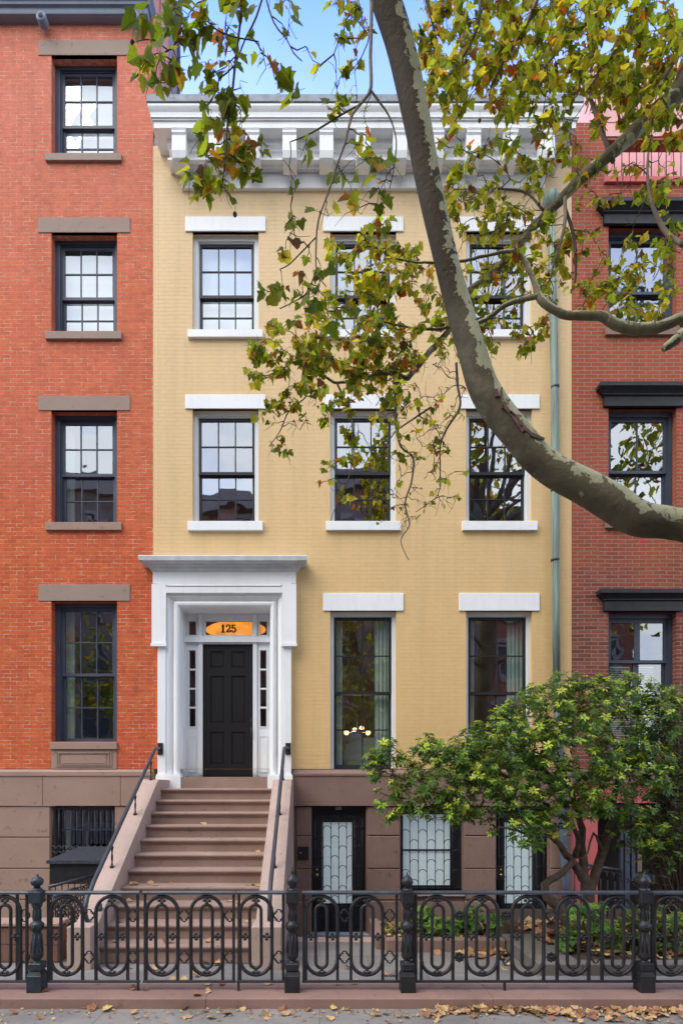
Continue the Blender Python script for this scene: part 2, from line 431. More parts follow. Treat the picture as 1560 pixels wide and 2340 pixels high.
# areaway paving, falling gently to the houses (two slabs of ground either side of the stoop; pit beyond)
m=MB()
def slab(m,x0,x1,y0,z0,y1,z1,zb=GZ+.004):
    n=len(m.v); m.v+=[(x0,y0,zb),(x1,y0,zb),(x1,y1,zb),(x0,y1,zb),(x0,y0,z0),(x1,y0,z0),(x1,y1,z1),(x0,y1,z1)]
    for q in ((0,3,2,1),(4,5,6,7),(0,1,5,4),(1,2,6,5),(2,3,7,6),(3,0,4,7)): m.face([n+i for i in q])
slab(m,-8.6,9,5.70,.03,7.98,-.085)
tag(m.build('areaway_path',M['pave']),kind='structure')
m=MB(); slab(m,-.43,.80,7.98,-.079,8.30,-.09); tag(m.build('areaway_step_path',M['brown_light']),kind='structure')
tag(MB().box(-.43,4.5,8.303,F+.6,GZ+.004,-.55).build('sunken_path',M['pave']),kind='structure')
tag(MB().box(-8.6,-2.87,7.983,F+.6,GZ+.004,-.80).build('left_sunken_path',M['pave']),kind='structure')
# raised bed soil (right) and narrow bed under the basement window
m=MB(); m.box(.86,2.30,7.55,8.60,-.3,.035); m.box(2.60,9,6.45,9.2,-.3,.12)
tag(m.build('planting_bed_ground',M['soil']),kind='structure')
# brownstone kerb under the railings
kb=thing('brownstone_kerb',(0,5.5,.0),'long low brownstone kerb carrying the iron railings along the sidewalk','kerb')
xs=[-9.0,-5.9,-1.02,1.55,9.0]
def zt(x): return .105+.004*x
for a,b_ in zip(xs[:-1],xs[1:]):
    m=MB(); n=len(m.v)
    for x in (a+.002,b_-.002):
        z=.118
        m.v+=[(x,5.30,-.02),(x,5.30,z-.012),(x,5.31,z-.002),(x,5.33,z),(x,5.69,z),(x,5.695,z-.01),(x,5.695,-.02)]
    for i in range(7):
        j=(i+1)%7; m.face((n+i,n+7+i,n+7+j,n+j))
    m.face([n+i for i in range(7)]); m.face([n+7+i for i in range(7)][::-1])
    m.build('kerb_block',M['kerb'],kb)
# bed edging
t=thing('bed_edging',(1.6,7.5,0),'brownstone edging of the small fern bed below the basement window','edging')
MB().bbox(.83,2.32,7.40,7.55,-.3,.10,.01).build('front_edge',M['brown'],t)
MB().bbox(.72,.85,7.552,8.62,-.3,.10,.01).build('side_edge',M['brown'],t)
t=thing('stone_border',(2.6,6.5,0),'dark bluestone slab border of the raised shrub bed','border')
MB().bbox(2.33,2.80,6.30,7.60,-.2,.13,.012).build('side_slab',M['bluestone'],t)
MB().bbox(2.804,4.2,6.30,6.46,-.2,.128,.012).build('front_slab',M['bluestone'],t)
tag(MB().bbox(4.204,9,6.30,6.46,-.2,.12,.012).build('stone_border',M['kerb']),'brownstone border of the bed beside the neighbouring house','border')
t=thing('low_brick_wall',(-5,6.9,0),'low worn brownstone block wall left of the stoop','low wall')
MB().bbox(-8.6,-3.02,6.86,7.10,-.2,.40,.012).build('wall_block',brick('rough_brown_block',(.17,.085,.06),(.21,.105,.075),(.10,.07,.05),size=(.42,.2,.016)),t)
MB().bbox(-8.6,-3.00,6.83,7.13,.402,.44,.012).build('coping',M['leftstone'],t)

# ================================================================ window maker
def wall_holes(m, x0,x1,z0,z1,y,holes,depth):
    xs=sorted({x0,x1,*[h[0] for h in holes],*[h[1] for h in holes]})
    zs=sorted({z0,z1,*[h[2] for h in holes],*[h[3] for h in holes]})
    xs=[x for x in xs if x0<=x<=x1]; zs=[z for z in zs if z0<=z<=z1]
    for a,b_ in zip(xs[:-1],xs[1:]):
        for c,d in zip(zs[:-1],zs[1:]):
            cx,cz=(a+b_)/2,(c+d)/2
            if any(h[0]<cx<h[1] and h[2]<cz<h[3] for h in holes): continue
            m.quad((a,y,c),(b_,y,c),(b_,y,d),(a,y,d))
    for h in holes:
        a,b_,c,d=h; y2=y+depth
        m.quad((a,y,c),(a,y,d),(a,y2,d),(a,y2,c)); m.quad((b_,y,d),(b_,y,c),(b_,y2,c),(b_,y2,d))
        m.quad((a,y,d),(b_,y,d),(b_,y2,d),(a,y2,d)); m.quad((b_,y,c),(a,y,c),(a,y2,c),(b_,y2,c))
def ring(m,x0,x1,z0,z1,w,y0,y1,wb=None,wt=None):
    wb=w if wb is None else wb; wt=w if wt is None else wt
    m.box(x0,x0+w,y0,y1,z0,z1); m.box(x1-w,x1,y0,y1,z0,z1)
    m.box(x0+w,x1-w,y0,y1,z0,z0+wb); m.box(x0+w,x1-w,y0,y1,z1-wt,z1)
def sash(m,x0,x1,z0,z1,y,cols,rows,st=.045,mt=.020,wb=.05,wt=.05,mw=None):
    ring(m,x0,x1,z0,z1,st,y,y+.04,wb,wt)
    gx0,gx1,gz0,gz1=x0+st,x1-st,z0+wb,z1-wt
    mw=mw or mt
    for i in range(1,cols):
        x=gx0+(gx1-gx0)*i/cols; m.box(x-mw/2,x+mw/2,y+.006,y+.034,gz0,gz1)
    for j in range(1,rows):
        z=gz0+(gz1-gz0)*j/rows
        for i in range(cols):
            a=gx0+(gx1-gx0)*i/cols+(mw/2 if i else 0); b_=gx0+(gx1-gx0)*(i+1)/cols-(mw/2 if i<cols-1 else 0)
            m.box(a,b_,y+.008,y+.032,z-mt/2,z+mt/2)
    return gx0,gx1,gz0,gz1
def pane(x0,x1,z0,z1,y,mat,par,cols=1,rows=1):
    # every light of old glass sits at its own slight angle
    m=MB()
    for i in range(cols):
        for j in range(rows):
            a=x0+(x1-x0)*i/cols; b_=x0+(x1-x0)*(i+1)/cols; c=z0+(z1-z0)*j/rows; d=z0+(z1-z0)*(j+1)/rows
            t1=random.uniform(-.0010,.0010); t2=random.uniform(-.0010,.0010)
            m.quad((a,y-t1-t2,c),(b_,y+t1-t2,c),(b_,y+t1+t2,d),(a,y-t1+t2,d))
    return m.build('glass_pane',mat,par)
def window(house,xc,hw,zb,zt,zm,cols,rt,rb,mats,glass_,yF=F,cas=.07,rec=.09,lintel=None,sill=None,head=.04,curtain=None,casbot=0,backm=None,mw=None,casmat=None,trackin=.0):
    # mats = (casing, sash, stone)
    x0,x1=xc-hw,xc+hw
    y=yF+rec
    m=MB()
    # casing: outer face plus inner stop
    wc=cas
    ring(m,x0,x1,zb,zt,wc,y,y+.10,max(casbot,.001),head)
    m.box(x0+wc,x0+wc+.018,y+.03,y+.10,zb+casbot,zt-head); m.box(x1-wc-.018,x1-wc,y+.03,y+.10,zb+casbot,zt-head)
    m.box(x0+wc+.018,x1-wc-.018,y+.03,y+.10,zt-head-.018,zt-head)
    w_=m.build('window',casmat or mats[0],house)
    a,b_=x0+wc+.018,x1-wc-.018; t=zt-head-.018; bt=zb+casbot
    m=MB(); g1=sash(m,a,b_,zm-.02,t,y+.045,cols,rt,mw=mw); u=m.build('upper_sash',mats[1],w_)
    m=MB(); g2=sash(m,a,b_,bt,zm+.015,y+.090,cols,rb,wb=.075,wt=.035,mw=mw); l=m.build('lower_sash',mats[1],w_)
    pane(*g1[:2],*g1[2:],y+.065,glass_[0],w_,cols,rt); pane(*g2[:2],*g2[2:],y+.11,glass_[1],w_,cols,rb)
    if lintel:
        xa,xb,za,zb2,pr=lintel; MB().bbox(xa,xb,yF-pr,yF+.05,za,zb2,.006).build('lintel',mats[2],w_)
    if sill:
        xa,xb,za,zb2,pr=sill
        MB().prism_x([(yF-pr,za),(yF-pr,zb2-.012),(yF-pr+.01,zb2-.004),(yF+rec+.1,zb2+.0),(yF+rec+.1,za)],xa,xb).build('sill',mats[2] if len(mats)<4 else mats[3],w_)
    if curtain:
        kind,cm=curtain
        yy=y+.2
        if kind=='shade':
            MB().box(a-.05,b_+.05,yy,yy+.01,bt-.02,t+.1).build('shade',cm,w_)
        else:
            for side in kind:
                mm=MB(); wd={'l':.17,'r':.17,'R':.30}[side]
                xx0=(a-.02) if side=='l' else (b_+.02-wd)
                k=14; n0=len(mm.v)
                for i in range(k+1):
                    x=xx0+wd*i/k; yo=yy+.02*math.sin(i*1.9)
                    mm.v+=[(x,yo,bt-.05),(x,yo,t+.1)]
                for i in range(k):
                    q=n0+2*i; mm.face((q,q+2,q+3,q+1),True)
                mm.build('curtain',cm,w_)
    return w_
def room(house,x0,x1,z0,z1,y0,y1,mat):
    m=MB()
    m.quad((x0,y1,z0),(x1,y1,z0),(x1,y1,z1),(x0,y1,z1)); m.quad((x0,y0,z0),(x1,y0,z0),(x1,y1,z0),(x0,y1,z0))
    m.quad((x0,y0,z1),(x0,y1,z1),(x1,y1,z1),(x1,y0,z1)); m.quad((x0,y0,z0),(x0,y1,z0),(x0,y1,z1),(x0,y0,z1)); m.quad((x1,y0,z0),(x1,y0,z1),(x1,y1,z1),(x1,y1,z0))
    m.build('room',mat,house)

# ================================================================ yellow house
XL,XR=-2.86,4.33
yh=thing('yellow_house',(.735,F,0),'yellow painted brick townhouse with white door surround, lintels and bracketed cornice','house')
WC=[-1.615,.75,3.085]; HWD=.568
def Z(py): return fz(py)
holes=[]
for xc in WC:
    holes.append((xc-HWD,xc+HWD,Z(757),Z(530))); holes.append((xc-HWD,xc+HWD,Z(1193),Z(935)))
for xc in WC[1:]: holes.append((xc-HWD,xc+HWD,Z(1757),Z(1396)))
holes.append((-2.50,-.73,Z(1757),Z(1375)))
m=MB(); wall_holes(m,XL,XR,Z(1757),13.05,F,holes,.17)
# party walls and back so that the house has a body
m.quad((XL,F,-.9),(XL,F,13.05),(XL,F+9,13.05),(XL,F+9,-.9)); m.quad((XR,F,-.9),(XR,F+9,-.9),(XR,F+9,13.05),(XR,F,13.05))
m.quad((XL,F+9,-.9),(XL,F+9,13.05),(XR,F+9,13.05),(XR,F+9,-.9))
m.build('front_wall',M['yellow'],yh)
MB().box(XL,XR,F+.02,F+9,13.06,13.2).build('roof',M['lead'],yh)
for k,(za,zb_) in enumerate(((Z(1757)+.0,5.45),(5.6,9.1),(9.2,13.0))):
    room(yh,XL+.05,XR-.05,za,zb_,F+.30,F+4.2,M['room'] if k<2 else M['room'])
# windows
for i,xc in enumerate(WC):
    window(yh,xc,HWD,Z(757),Z(530),Z(664),3,2,2,(M['casing'],M['sash'],M['white']),(M['glass_hi'],M['glass_hi']),cas=.075,head=.075,
        lintel=(xc-.69,xc+.69,Z(530),Z(497),.025),sill=(xc-.64,xc+.64,Z(775),Z(757),.06),curtain=('shade',M['shade']) if i==0 else ('l',M['curtain']))
    window(yh,xc,HWD,Z(1193),Z(935),Z(1073),3,2,2,(M['casing'],M['sash'],M['white']),(M['glass_hi'],M['glass']),cas=.062,head=.06,
        lintel=(xc-.69,xc+.69,Z(935),Z(903),.025),sill=(xc-.64,xc+.64,Z(1214),Z(1193),.06))
for i,xc in enumerate(WC[1:]):
    window(yh,xc,HWD,Z(1757)+.0,Z(1396),Z(1582),2,2,2,(M['casing'],M['sash'],M['white']),(M['glass_low'],M['glass_low']),cas=.048,head=.055,
        lintel=(xc-.69,xc+.69,Z(1396),Z(1356),.025),curtain=('lR',M['curtain']))
# cornice
def zc(y,o): return EYE+(HY-y)*(10.15-o)/FPX
prof=[(0,zc(431,0)),(.012,zc(431,0)+.002),(.012,zc(395,0)),(.05,zc(393,.05)),(.05,zc(388,.05)),(.09,zc(384,.09)),(.10,zc(376,.10)),(.16,zc(369,.16)),(.20,zc(365,.2)),(.20,zc(361,.2)),
      (.14,zc(359,.14)),(.14,12.70),(.17,12.72),(.17,12.76),(.21,12.80),(.21,12.88),(.38,12.88),(.38,zc(276,.38)),(.40,zc(274,.40)),(.40,zc(270,.40)),(.42,zc(267,.42)),(.42,zc(263,.42)),
      (.425,zc(256,.425)),(.445,zc(248,.445)),(.46,zc(241,.46)),(.46,zc(236,.46)),(.20,zc(236,.46)+.01)]
cn=MB(); cn.cornice(-2.35,3.84,10.15,prof,back=F+.02); cz=cn.build('cornice',M['white'],yh)
ztop=zc(236,.46)
MB().cornice(-2.35,3.84,10.15,[(.1,ztop+.011),(.455,ztop+.011),(.475,ztop+.02),(.475,zc(215,.475)),(.0,zc(215,.475)+.03)],back=F+.4).build('parapet_flashing',M['lead'],cz)
bx=393.0
for k in range(11):
    xc=((393+33/2+84*k)-CX)*9.80/FPX
    if xc>3.95: break
    b0=xc-.115; b1=xc+.115
    m=MB(); m.prism_x([(10.02,12.36),(9.86,12.37),(9.80,12.42),(9.775,12.52),(9.775,12.77),(9.757,12.80),(9.757,12.83),(9.745,12.86),(9.745,12.879),(10.02,12.879)],b0,b1)
    m.build('bracket',M['white'],cz)
# brownstone basement
base_holes=[(fx(712),fx(836),-.55,Z(1842)),(fx(915),fx(1057),Z(2035),Z(1842)),(fx(1133),fx(1253),-.55,Z(1842))]
m=MB(); wall_holes(m,-.43,XR,-.9,Z(1842),F,base_holes,.26); wall_holes(m,XL,-.43,-.9,Z(1842),F,[],.26)
bw=m.build('basement_wall',M['brown'],yh)
# rusticated blocks standing proud of the recessed joints
def blocks(m,x0,x1,zs,y,p=.028,b=.008):
    for z0,z1 in zip(zs[:-1],zs[1:]): m.bbox(x0+.004,x1-.004,y-p,y+.01,z1+.012,z0-.012,b)
zj=[Z(1842),Z(1909),Z(1984),Z(2056)]
for (xa,xb) in ((-.40,fx(712)),(fx(836)+.02,fx(915)-.01),(fx(1057)+.02,fx(1133)-.01),(fx(1253)+.02,XR)):
    m=MB(); blocks(m,xa,xb,zj,F); m.bbox(xa+.002,xb-.002,F-.045,F+.01,-.9,Z(2058),.01); m.build('stone_pier',M['brown'],bw)
MB().bbox(fx(915)-.008,fx(1057)+.018,F-.07,F+.2,Z(2046),Z(2035),.006).build('basement_sill',M['brown_light'],bw)
MB().bbox(fx(915)-.008,fx(1057)+.018,F-.045,F+.01,-.9,Z(2060),.008).build('apron',M['brown'],bw)
m=MB(); m.box(-.46,XR-.002,F-.06,F+.14,Z(1841),Z(1773)); m.prism_x([(F-.075,Z(1773)+.002),(F-.075,Z(1768)),(F-.01,Z(1759)),(F+.02,Z(1758)),(F+.02,Z(1773)+.002)],-.46,XR-.002)
m.build('stone_band',M['brown'],yh)
# utility cover
MB().bbox(fx(680),fx(705),F-.05,F-.02,Z(1964),Z(1934),.004).build('utility_cover',M['iron'],bw)
MB().ball((fx(687),F-.055,Z(1948)),.012,6).build('keyhole',M['plate'],bw)
# basement openings
room(yh,-.3,XR-.1,-.55,1.66,F+.45,F+3,M['dark'])
def grille(x0,x1,z0,z1,y,colw,per,par,rad=.0075):
    m=MB(); ncol=round((x1-x0)/colw); cw=(x1-x0)/ncol
    for i in range(ncol+1):
        x=x0+cw*i; m.tube([(x,y,z0),(x,y,z1)],rad,6)
    for i in range(ncol):
        k=0
        while True:
            z=z1-.12-per*k-(per/2 if i%2 else 0); k+=1
            if z<z0+.05: break
            pts=[(x0+cw*(i+.5)+cw/2*math.cos(a),y-.004,z+cw/2*1.05*math.sin(a)) for a in [math.pi*j/8 for j in range(9)]]
            m.tube(pts,rad*.9,5)
    return m.build('security_grille',M['iron'],par)
# basement doors
def basement_door(x0,x1,number,knob):
    zb,zt=-.50,Z(1842)
    d=MB(); ring(d,x0+.01,x1-.01,zb,zt-.01,.05,F+.09,F+.2); fr=d.build('basement_door_frame',M['sash'],yh)
    gx0,gx1=x0+.185,x1-.235; gz0,gz1=fz(2068,F),fz(1880,F)
    d=MB(); y=F+.13
    d.box(x0+.06,gx0,y,y+.05,zb+.02,zt-.06); d.box(gx1,x1-.06,y,y+.05,zb+.02,zt-.06); d.box(gx0,gx1,y,y+.05,gz1,zt-.06); d.box(gx0,gx1,y,y+.05,zb+.02,gz0)
    dd=d.build('basement_door',M['sash'],yh)
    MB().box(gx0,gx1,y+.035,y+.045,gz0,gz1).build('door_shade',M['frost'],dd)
    pane(gx0,gx1,gz0,gz1,y+.02,M['glass_base'],dd)
    g=grille(x0+.06,x1-.06,zb+.04,zt-.12,F+.06,.128,.345,dd)
    m=MB(); ring(m,x0+.05,x1-.05,zb+.02,zt-.1,.014,F+.068,F+.082); m.build('grille_frame',M['iron'],dd)
    m=MB(); m.bbox(x0+.012,x0+.155,F+.05,F+.064,fz(2010),fz(1980),.004); m.build('lock_plate',M['iron'],dd)
    m=MB(); m.ball((x0+.09,F+.035,fz(2000)),.026,8); m.ball((x0+.09,F+.04,fz(1988)),.017,8); m.build('door_knob',M['brass'],dd)
    MB().bbox(x0-.02,x1+.05,F-.12,F+.24,-.55,-.50,.008).build('door_threshold',M['lead'],yh)
basement_door(fx(712),fx(836),True,True); basement_door(fx(1133),fx(1253),False,True)
x0,x1,z0,z1=fx(915),fx(1057),Z(2035),Z(1842)
m=MB(); ring(m,x0+.005,x1-.005,z0,z1-.005,.03,F+.12,F+.26); m.box(x1-.15,x1-.035,F+.14,F+.22,z0,z1); bwn=m.build('basement_window',M['sash'],yh)
m=MB(); ring(m,x0+.035,x1-.15,z0+.02,z1-.03,.03,F+.18,F+.21,.04,.12); m.box(x0+.06,x1-.16,F+.175,F+.205,Z(1947),Z(1943)); m.build('sash',M['sash'],bwn)
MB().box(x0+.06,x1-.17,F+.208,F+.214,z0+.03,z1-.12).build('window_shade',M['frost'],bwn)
pane(x0+.06,x1-.17,z0+.05,z1-.13,F+.2,M['glass_base'],bwn)
grille(x0+.02,x1-.02,z0+.01,z1-.02,F+.06,.153,.345,bwn)
# number strokes
def digits(m, text, x, z, h, y, th, dep=.006, serif=True):
    w=h*.62
    S={'1':[[(.5,0),(.5,1)],[(.5,1),(.22,.80)]]+([[(.15,0),(.85,0)]] if serif else []),
       '2':[[(.08,.72),(.14,.9),(.35,1),(.62,1),(.84,.88),(.86,.68),(.72,.48),(.35,.22),(.08,.02)],[(.08,.03),(.45,.03),(.9,.03)],[(.9,.03),(.93,.25)]],
       '5':[[(.22,.97),(.86,.97)],[(.22,.97),(.17,.52)],[(.17,.52),(.4,.62),(.66,.60),(.86,.44),(.88,.24),(.74,.05),(.45,0),(.2,.06),(.1,.24)]]}
    for ch in text:
        for st in S[ch]:
            pts=[(x+px*w,z+pz*h) for px,pz in st]
            for (xa,za),(xb,zb) in zip(pts[:-1],pts[1:]):
                dx,dz=xb-xa,zb-za; l=math.hypot(dx,dz) or 1; nx,nz=-dz/l*th/2,dx/l*th/2; ex,ez=dx/l*th*.35,dz/l*th*.35
                if ch in '25' and abs(dz)>abs(dx): nx*=1.5; nz*=1.5
                if ch=='1' and abs(dz)>abs(dx)*3: nx*=1.9; nz*=1.9
                n=len(m.v); q=[(xa-ex+nx,za-ez+nz),(xb+ex+nx,zb+ez+nz),(xb+ex-nx,zb+ez-nz),(xa-ex-nx,za-ez-nz)]
                y-=.00006
                for yy in (y,y+dep):
                    m.v+=[(a,yy,b_) for a,b_ in q]
                for f in ((0,1,2,3),(7,6,5,4),(0,4,5,1),(1,5,6,2),(2,6,7,3),(3,7,4,0)): m.face([n+i for i in f])
        x+=h*.74
    return m
np_=MB().bbox(fx(765),fx(784),F+.03,F+.04,fz(1852),fz(1841.5),.002).build('number_plate',M['iron'],yh)
digits(MB(),'125',fx(766.5),fz(1850),.048,F+.027,.0075,.002).build('house_number',M['plate'],np_)

# ---- entrance portal
PX=-1.618; PY=10.08
pt=MB()
zl=1.99
def pz(py,d=PY): return EYE+(HY-py)*d/FPX
# outer flat architrave
def frame3(m,h0,h1,z0,ztop_in,ztop_out,y0,y1):
    m.box(PX-h1,PX-h0,y0,y1,z0,ztop_out); m.box(PX+h0,PX+h1,y0,y1,z0,ztop_out); m.box(PX-h0,PX+h0,y0,y1,ztop_in,ztop_out)
zo=pz(1387)
frame3(pt,1.0,1.135,zl,pz(1357),pz(1333),PY,F+.3)
frame3(pt,.955,1.0,zl,pz(1362),pz(1357),PY+.02,F+.3)
# splay between outer frame and torus
def splay(m,h0,z0t,y0,h1,z1t,y1,smooth=False):
    for s in (-1,1):
        a=(PX+s*h0,y0,zl); b_=(PX+s*h0,y0,z0t); c=(PX+s*h1,y1,z1t); d=(PX+s*h1,y1,zl)
        m.quad(*((a,b_,c,d) if s<0 else (d,c,b_,a)),smooth)
    m.quad((PX-h0,y0,z0t),(PX+h0,y0,z0t),(PX+h1,y1,z1t),(PX-h1,y1,z1t),smooth)
splay(pt,.955,pz(1362),PY+.02,.885,pz(1371),PY+.10)
tor=[(.885,1371,.10),(.878,1371.5,.065),(.86,1373,.045),(.835,1376.5,.03),(.805,1380.5,.035),(.785,1384,.055),(.772,1386.3,.09),(.770,1387,.14)]
for p0,p1 in zip(tor[:-1],tor[1:]): splay(pt,p0[0],pz(p0[1]),PY+p0[2],p1[0],pz(p1[1]),PY+p1[2],True)
splay(pt,.770,zo,PY+.14,.770,zo,10.52)
# entablature frieze
pt.box(PX-1.215,PX+1.215,PY+.0,F+.05,pz(1333)+.001,pz(1303))
portal=pt.build('door_surround',M['white'],yh)
# ears
m=MB()
for s in (-1,1):
    a,b_=sorted((PX+s*.985,PX+s*1.225))
    m.box(a,b_,PY-.035,PY+.001,pz(1471),pz(1336)); m.box(a-.012,b_+.012,PY-.055,PY+.001,pz(1478),pz(1471)+.001)
    a,b_=sorted((PX+s*1.136,PX+s*1.215)); m.box(a,b_,PY+.0015,F+.01,pz(1471),pz(1336))
m.box(PX-.985,PX+.985,PY-.035,PY+.001,pz(1356),pz(1342)); m.box(PX-.96,PX+.96,PY-.045,PY+.001,pz(1341),pz(1338)); m.box(PX-.985,PX+.985,PY-.024,PY+.0,pz(1338)+.001,pz(1336))
m.build('eared_architrave',M['white'],portal)
# plinths
for s in (-1,1):
    m=MB(); a,b_=sorted((PX+s*.735,PX+s*1.16)); m.box(a,b_,PY-.03,PY+.40,1.985,pz(1773)); m.box(a+.008,b_-.008,PY-.022,PY+.39,pz(1773),pz(1769))
    m.build('plinth',M['white'],portal)
# hood
yb=PY-.002; 
m=MB(); hz=lambda py,o: EYE+(HY-py)*(yb-o)/FPX
m.cornice(PX-1.215,PX+1.215,yb,[(0,hz(1306,0)),(.03,hz(1303,.03)),(.04,hz(1300,.04)),(.045,hz(1295,.045)),(.075,hz(1292,.075)),(.08,hz(1290,.08)),(.085,hz(1288,.085)),(.12,hz(1286,.12)),(.17,hz(1282,.17)),(.185,hz(1280,.185)),(.195,hz(1270,.195)),(.18,hz(1269,.195)+.01),(-.02,hz(1269,.195)+.075)],back=F+.01)
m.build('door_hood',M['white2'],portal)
# door wall: frame with sidelights and transom
YD=10.47
m=MB(); dx=lambda px: fx(px,YD); dz=lambda py: EYE+(HY-py)*YD/FPX
xl0,xl1=PX-.79,PX+.79
SL=(PX-.625-.055,PX-.625+.055); SR=(PX+.625-.055,PX+.625+.055)
dxa,dxb=PX-.442,PX+.442; dzb,dzt=2.185,dz(1472)
sz0,sz1=dz(1660),dz(1486); tz0,tz1=dz(1451),dz(1419); zc0=dz(1398)
wall_holes(m,xl0,xl1,1.99,zc0+.12,YD,[(SL[0],SL[1],sz0,sz1),(SR[0],SR[1],sz0,sz1),(dxa,dxb,1.99,dzt),(SL[0]-.01,SL[1]+.01,tz0,tz1),(SR[0]-.01,SR[1]+.01,tz0,tz1),(dx(469.6),dx(576.5),tz0,tz1)],.06)
# mouldings
for s in (-1,1):
    a,b_=sorted((PX+s*.445,PX+s*.515)); m.box(a,b_,YD-.03,YD-.0005,1.99,dz(1395))
    a,b_=sorted((PX+s*.735,PX+s*.79)); m.box(a,b_,YD-.03,YD-.0005,1.99,dz(1395))
    c=PX+s*.625
    ring(m,c-.075,c+.075,sz0-.02,sz1+.02,.018,YD-.012,YD-.0005); ring(m,c-.085,c+.085,tz0-.03,tz1+.03,.018,YD-.012,YD-.0005)
    ring(m,c-.07,c+.07,2.27,dz(1682),.010,YD-.010,YD-.0005)
    for z in (dz(1530),dz(1574),dz(1617)): m.box(c-.055,c+.055,YD+.01,YD+.03,z-.018,z+.018); m.box(c-.065,c+.065,YD-.014,YD+.009,z-.012,z+.012)
ring(m,dx(466),dx(580),tz0-.03,tz1+.03,.018,YD-.012,YD-.0005)
m.box(xl0,xl1,YD-.06,YD-.031,dz(1469),dz(1459)); m.box(xl0,xl1,YD-.045,YD-.031,dz(1459)+.001,dz(1456)); 
m.box(xl0,xl1,YD-.07,YD-.031,dz(1402),dz(1396))
dwall=m.build('door_frame',M['casing'],portal)
MB().box(PX-.768,PX+.768,PY+.12,YD,zo+.001,zo+.02).build('soffit',M['casing'],portal)
hall=MB(); 
hall.quad((PX-1,YD+1.8,1.9),(PX+1,YD+1.8,1.9),(PX+1,YD+1.8,5.6),(PX-1,YD+1.8,5.6)); hall.quad((PX-1,YD+.065,5.6),(PX-1,YD+1.8,5.6),(PX+1,YD+1.8,5.6),(PX+1,YD+.065,5.6))
hall.quad((PX-1,YD+.065,1.9),(PX-1,YD+.065,5.6),(PX-1,YD+1.8,5.6),(PX-1,YD+1.8,1.9)); hall.quad((PX+1,YD+.065,1.9),(PX+1,YD+1.8,1.9),(PX+1,YD+1.8,5.6),(PX+1,YD+.065,5.6))
hall.quad((PX-1,YD+.065,1.9),(PX-1,YD+1.8,1.9),(PX+1,YD+1.8,1.9),(PX+1,YD+.065,1.9))
hall.build('hall',M['room'],yh)
for (a,b_,c,d) in ((SL[0],SL[1],sz0,sz1),(SR[0],SR[1],sz0,sz1),(SL[0]-.01,SL[1]+.01,tz0,tz1),(SR[0]-.01,SR[1]+.01,tz0,tz1),(dx(469.6),dx(576.5),tz0,tz1)):
    pane(a,b_,c,d,YD+.04,M['glass_base'],portal)
digits(MB(),'125',dx(504),dz(1443.5),.128,YD+.03,.020,.004).build('transom_number',M['text'],portal)
# oval hall lamp seen through the transom
lam=thing('hall_lamp',(fx(540,YD+.5),YD+.5,pz(1437,YD+.5)),'glowing amber oval ceiling lamp seen through the transom above the front door','lamp')
c=at(539,1439,YD+.5); MB().ball(c,1,20,(69*(YD+.5)/FPX,.12,20.5*(YD+.5)/FPX)).build('lamp_shade',M['amber'],lam)
MB().tube([(c.x,c.y,c.z+.1),(c.x,c.y,5.6)],.012,6).build('lamp_rod',M['brass'],lam)
# door
m=MB(); y=YD+.012
px_=[(dxa+.13,PX-.062),(PX+.062,dxb-.13)]
pzs=[(dz(1634+112),dz(1672)),(dz(1652),dz(1544)),(dz(1526),dz(1488))]
pan=[(a,b_,c,d) for a,b_ in px_ for c,d in pzs]
wall_holes(m,dxa+.004,dxb-.004,dzb,dzt-.004,y,pan,.016)
dr=m.build('front_door',M['door'],yh)
m=MB()
for a,b_,c,d in pan: m.quad((a,y+.016,c),(b_,y+.016,c),(b_,y+.016,d),(a,y+.016,d)); m.bbox(a+.028,b_-.028,y+.008,y+.015,c+.028,d-.028,.004)
m.build('door_panel',M['door'],dr)
hx=dx(575)
m=MB(); m.bbox(hx-.032,hx+.032,y-.014,y-.001,dz(1657),dz(1640),.004); m.bbox(hx-.028,hx+.028,y-.012,y-.001,dz(1670),dz(1659),.004); m.bbox(hx-.02,hx+.02,y-.012,y-.001,dz(1697),dz(1689),.004)
m.tube([(hx,y-.01,dz(1663)),(hx,y-.055,dz(1667)),(hx,y-.06,dz(1678)),(hx,y-.055,dz(1689)),(hx,y-.01,dz(1693))],[.009,.011,.013,.011,.009],8); m.ball((hx,y-.03,dz(1648)),.018,8)
m.build('door_handle',M['iron'],dr)

# downspout
m=MB(); X1=fx(1267,10.1); yy=10.12
pts=[at(1258,480,10.12),at(1263,700,10.12),at(1267,900,10.12),at(1268,1200,10.12),at(1269,1400,10.12),at(1271,1560,10.12)]
m.tube(pts,.062,14); ds=m.build('downspout',M['copper'],yh)
m=MB()
for k in (885,1280,700,1120): 
    p=at(1267.5 if k>800 else 1263,k,10.12); m.lathe([(.064,p.z-.02),(.070,p.z-.015),(.070,p.z+.015),(.064,p.z+.02)],p.x,p.y,14)
m.build('bracket_collar',M['iron_old'],ds)
m=MB(); p=at(1258,462,10.1); m.lathe([(.06,p.z-.12),(.13,p.z+.02),(.13,p.z+.12),(.12,p.z+.13)],p.x,p.y,8); m.build('hopper',M['copper'],ds)
MB().tube([at(1271,1560,10.12),at(1280,1800,10.12),at(1290,2000,10.12),at(1296,2090,10.1)],.068,12).build('iron_foot_pipe',simple('slate_pipe_paint',(.09,.11,.15),.5,.3,6,40,.001),ds)

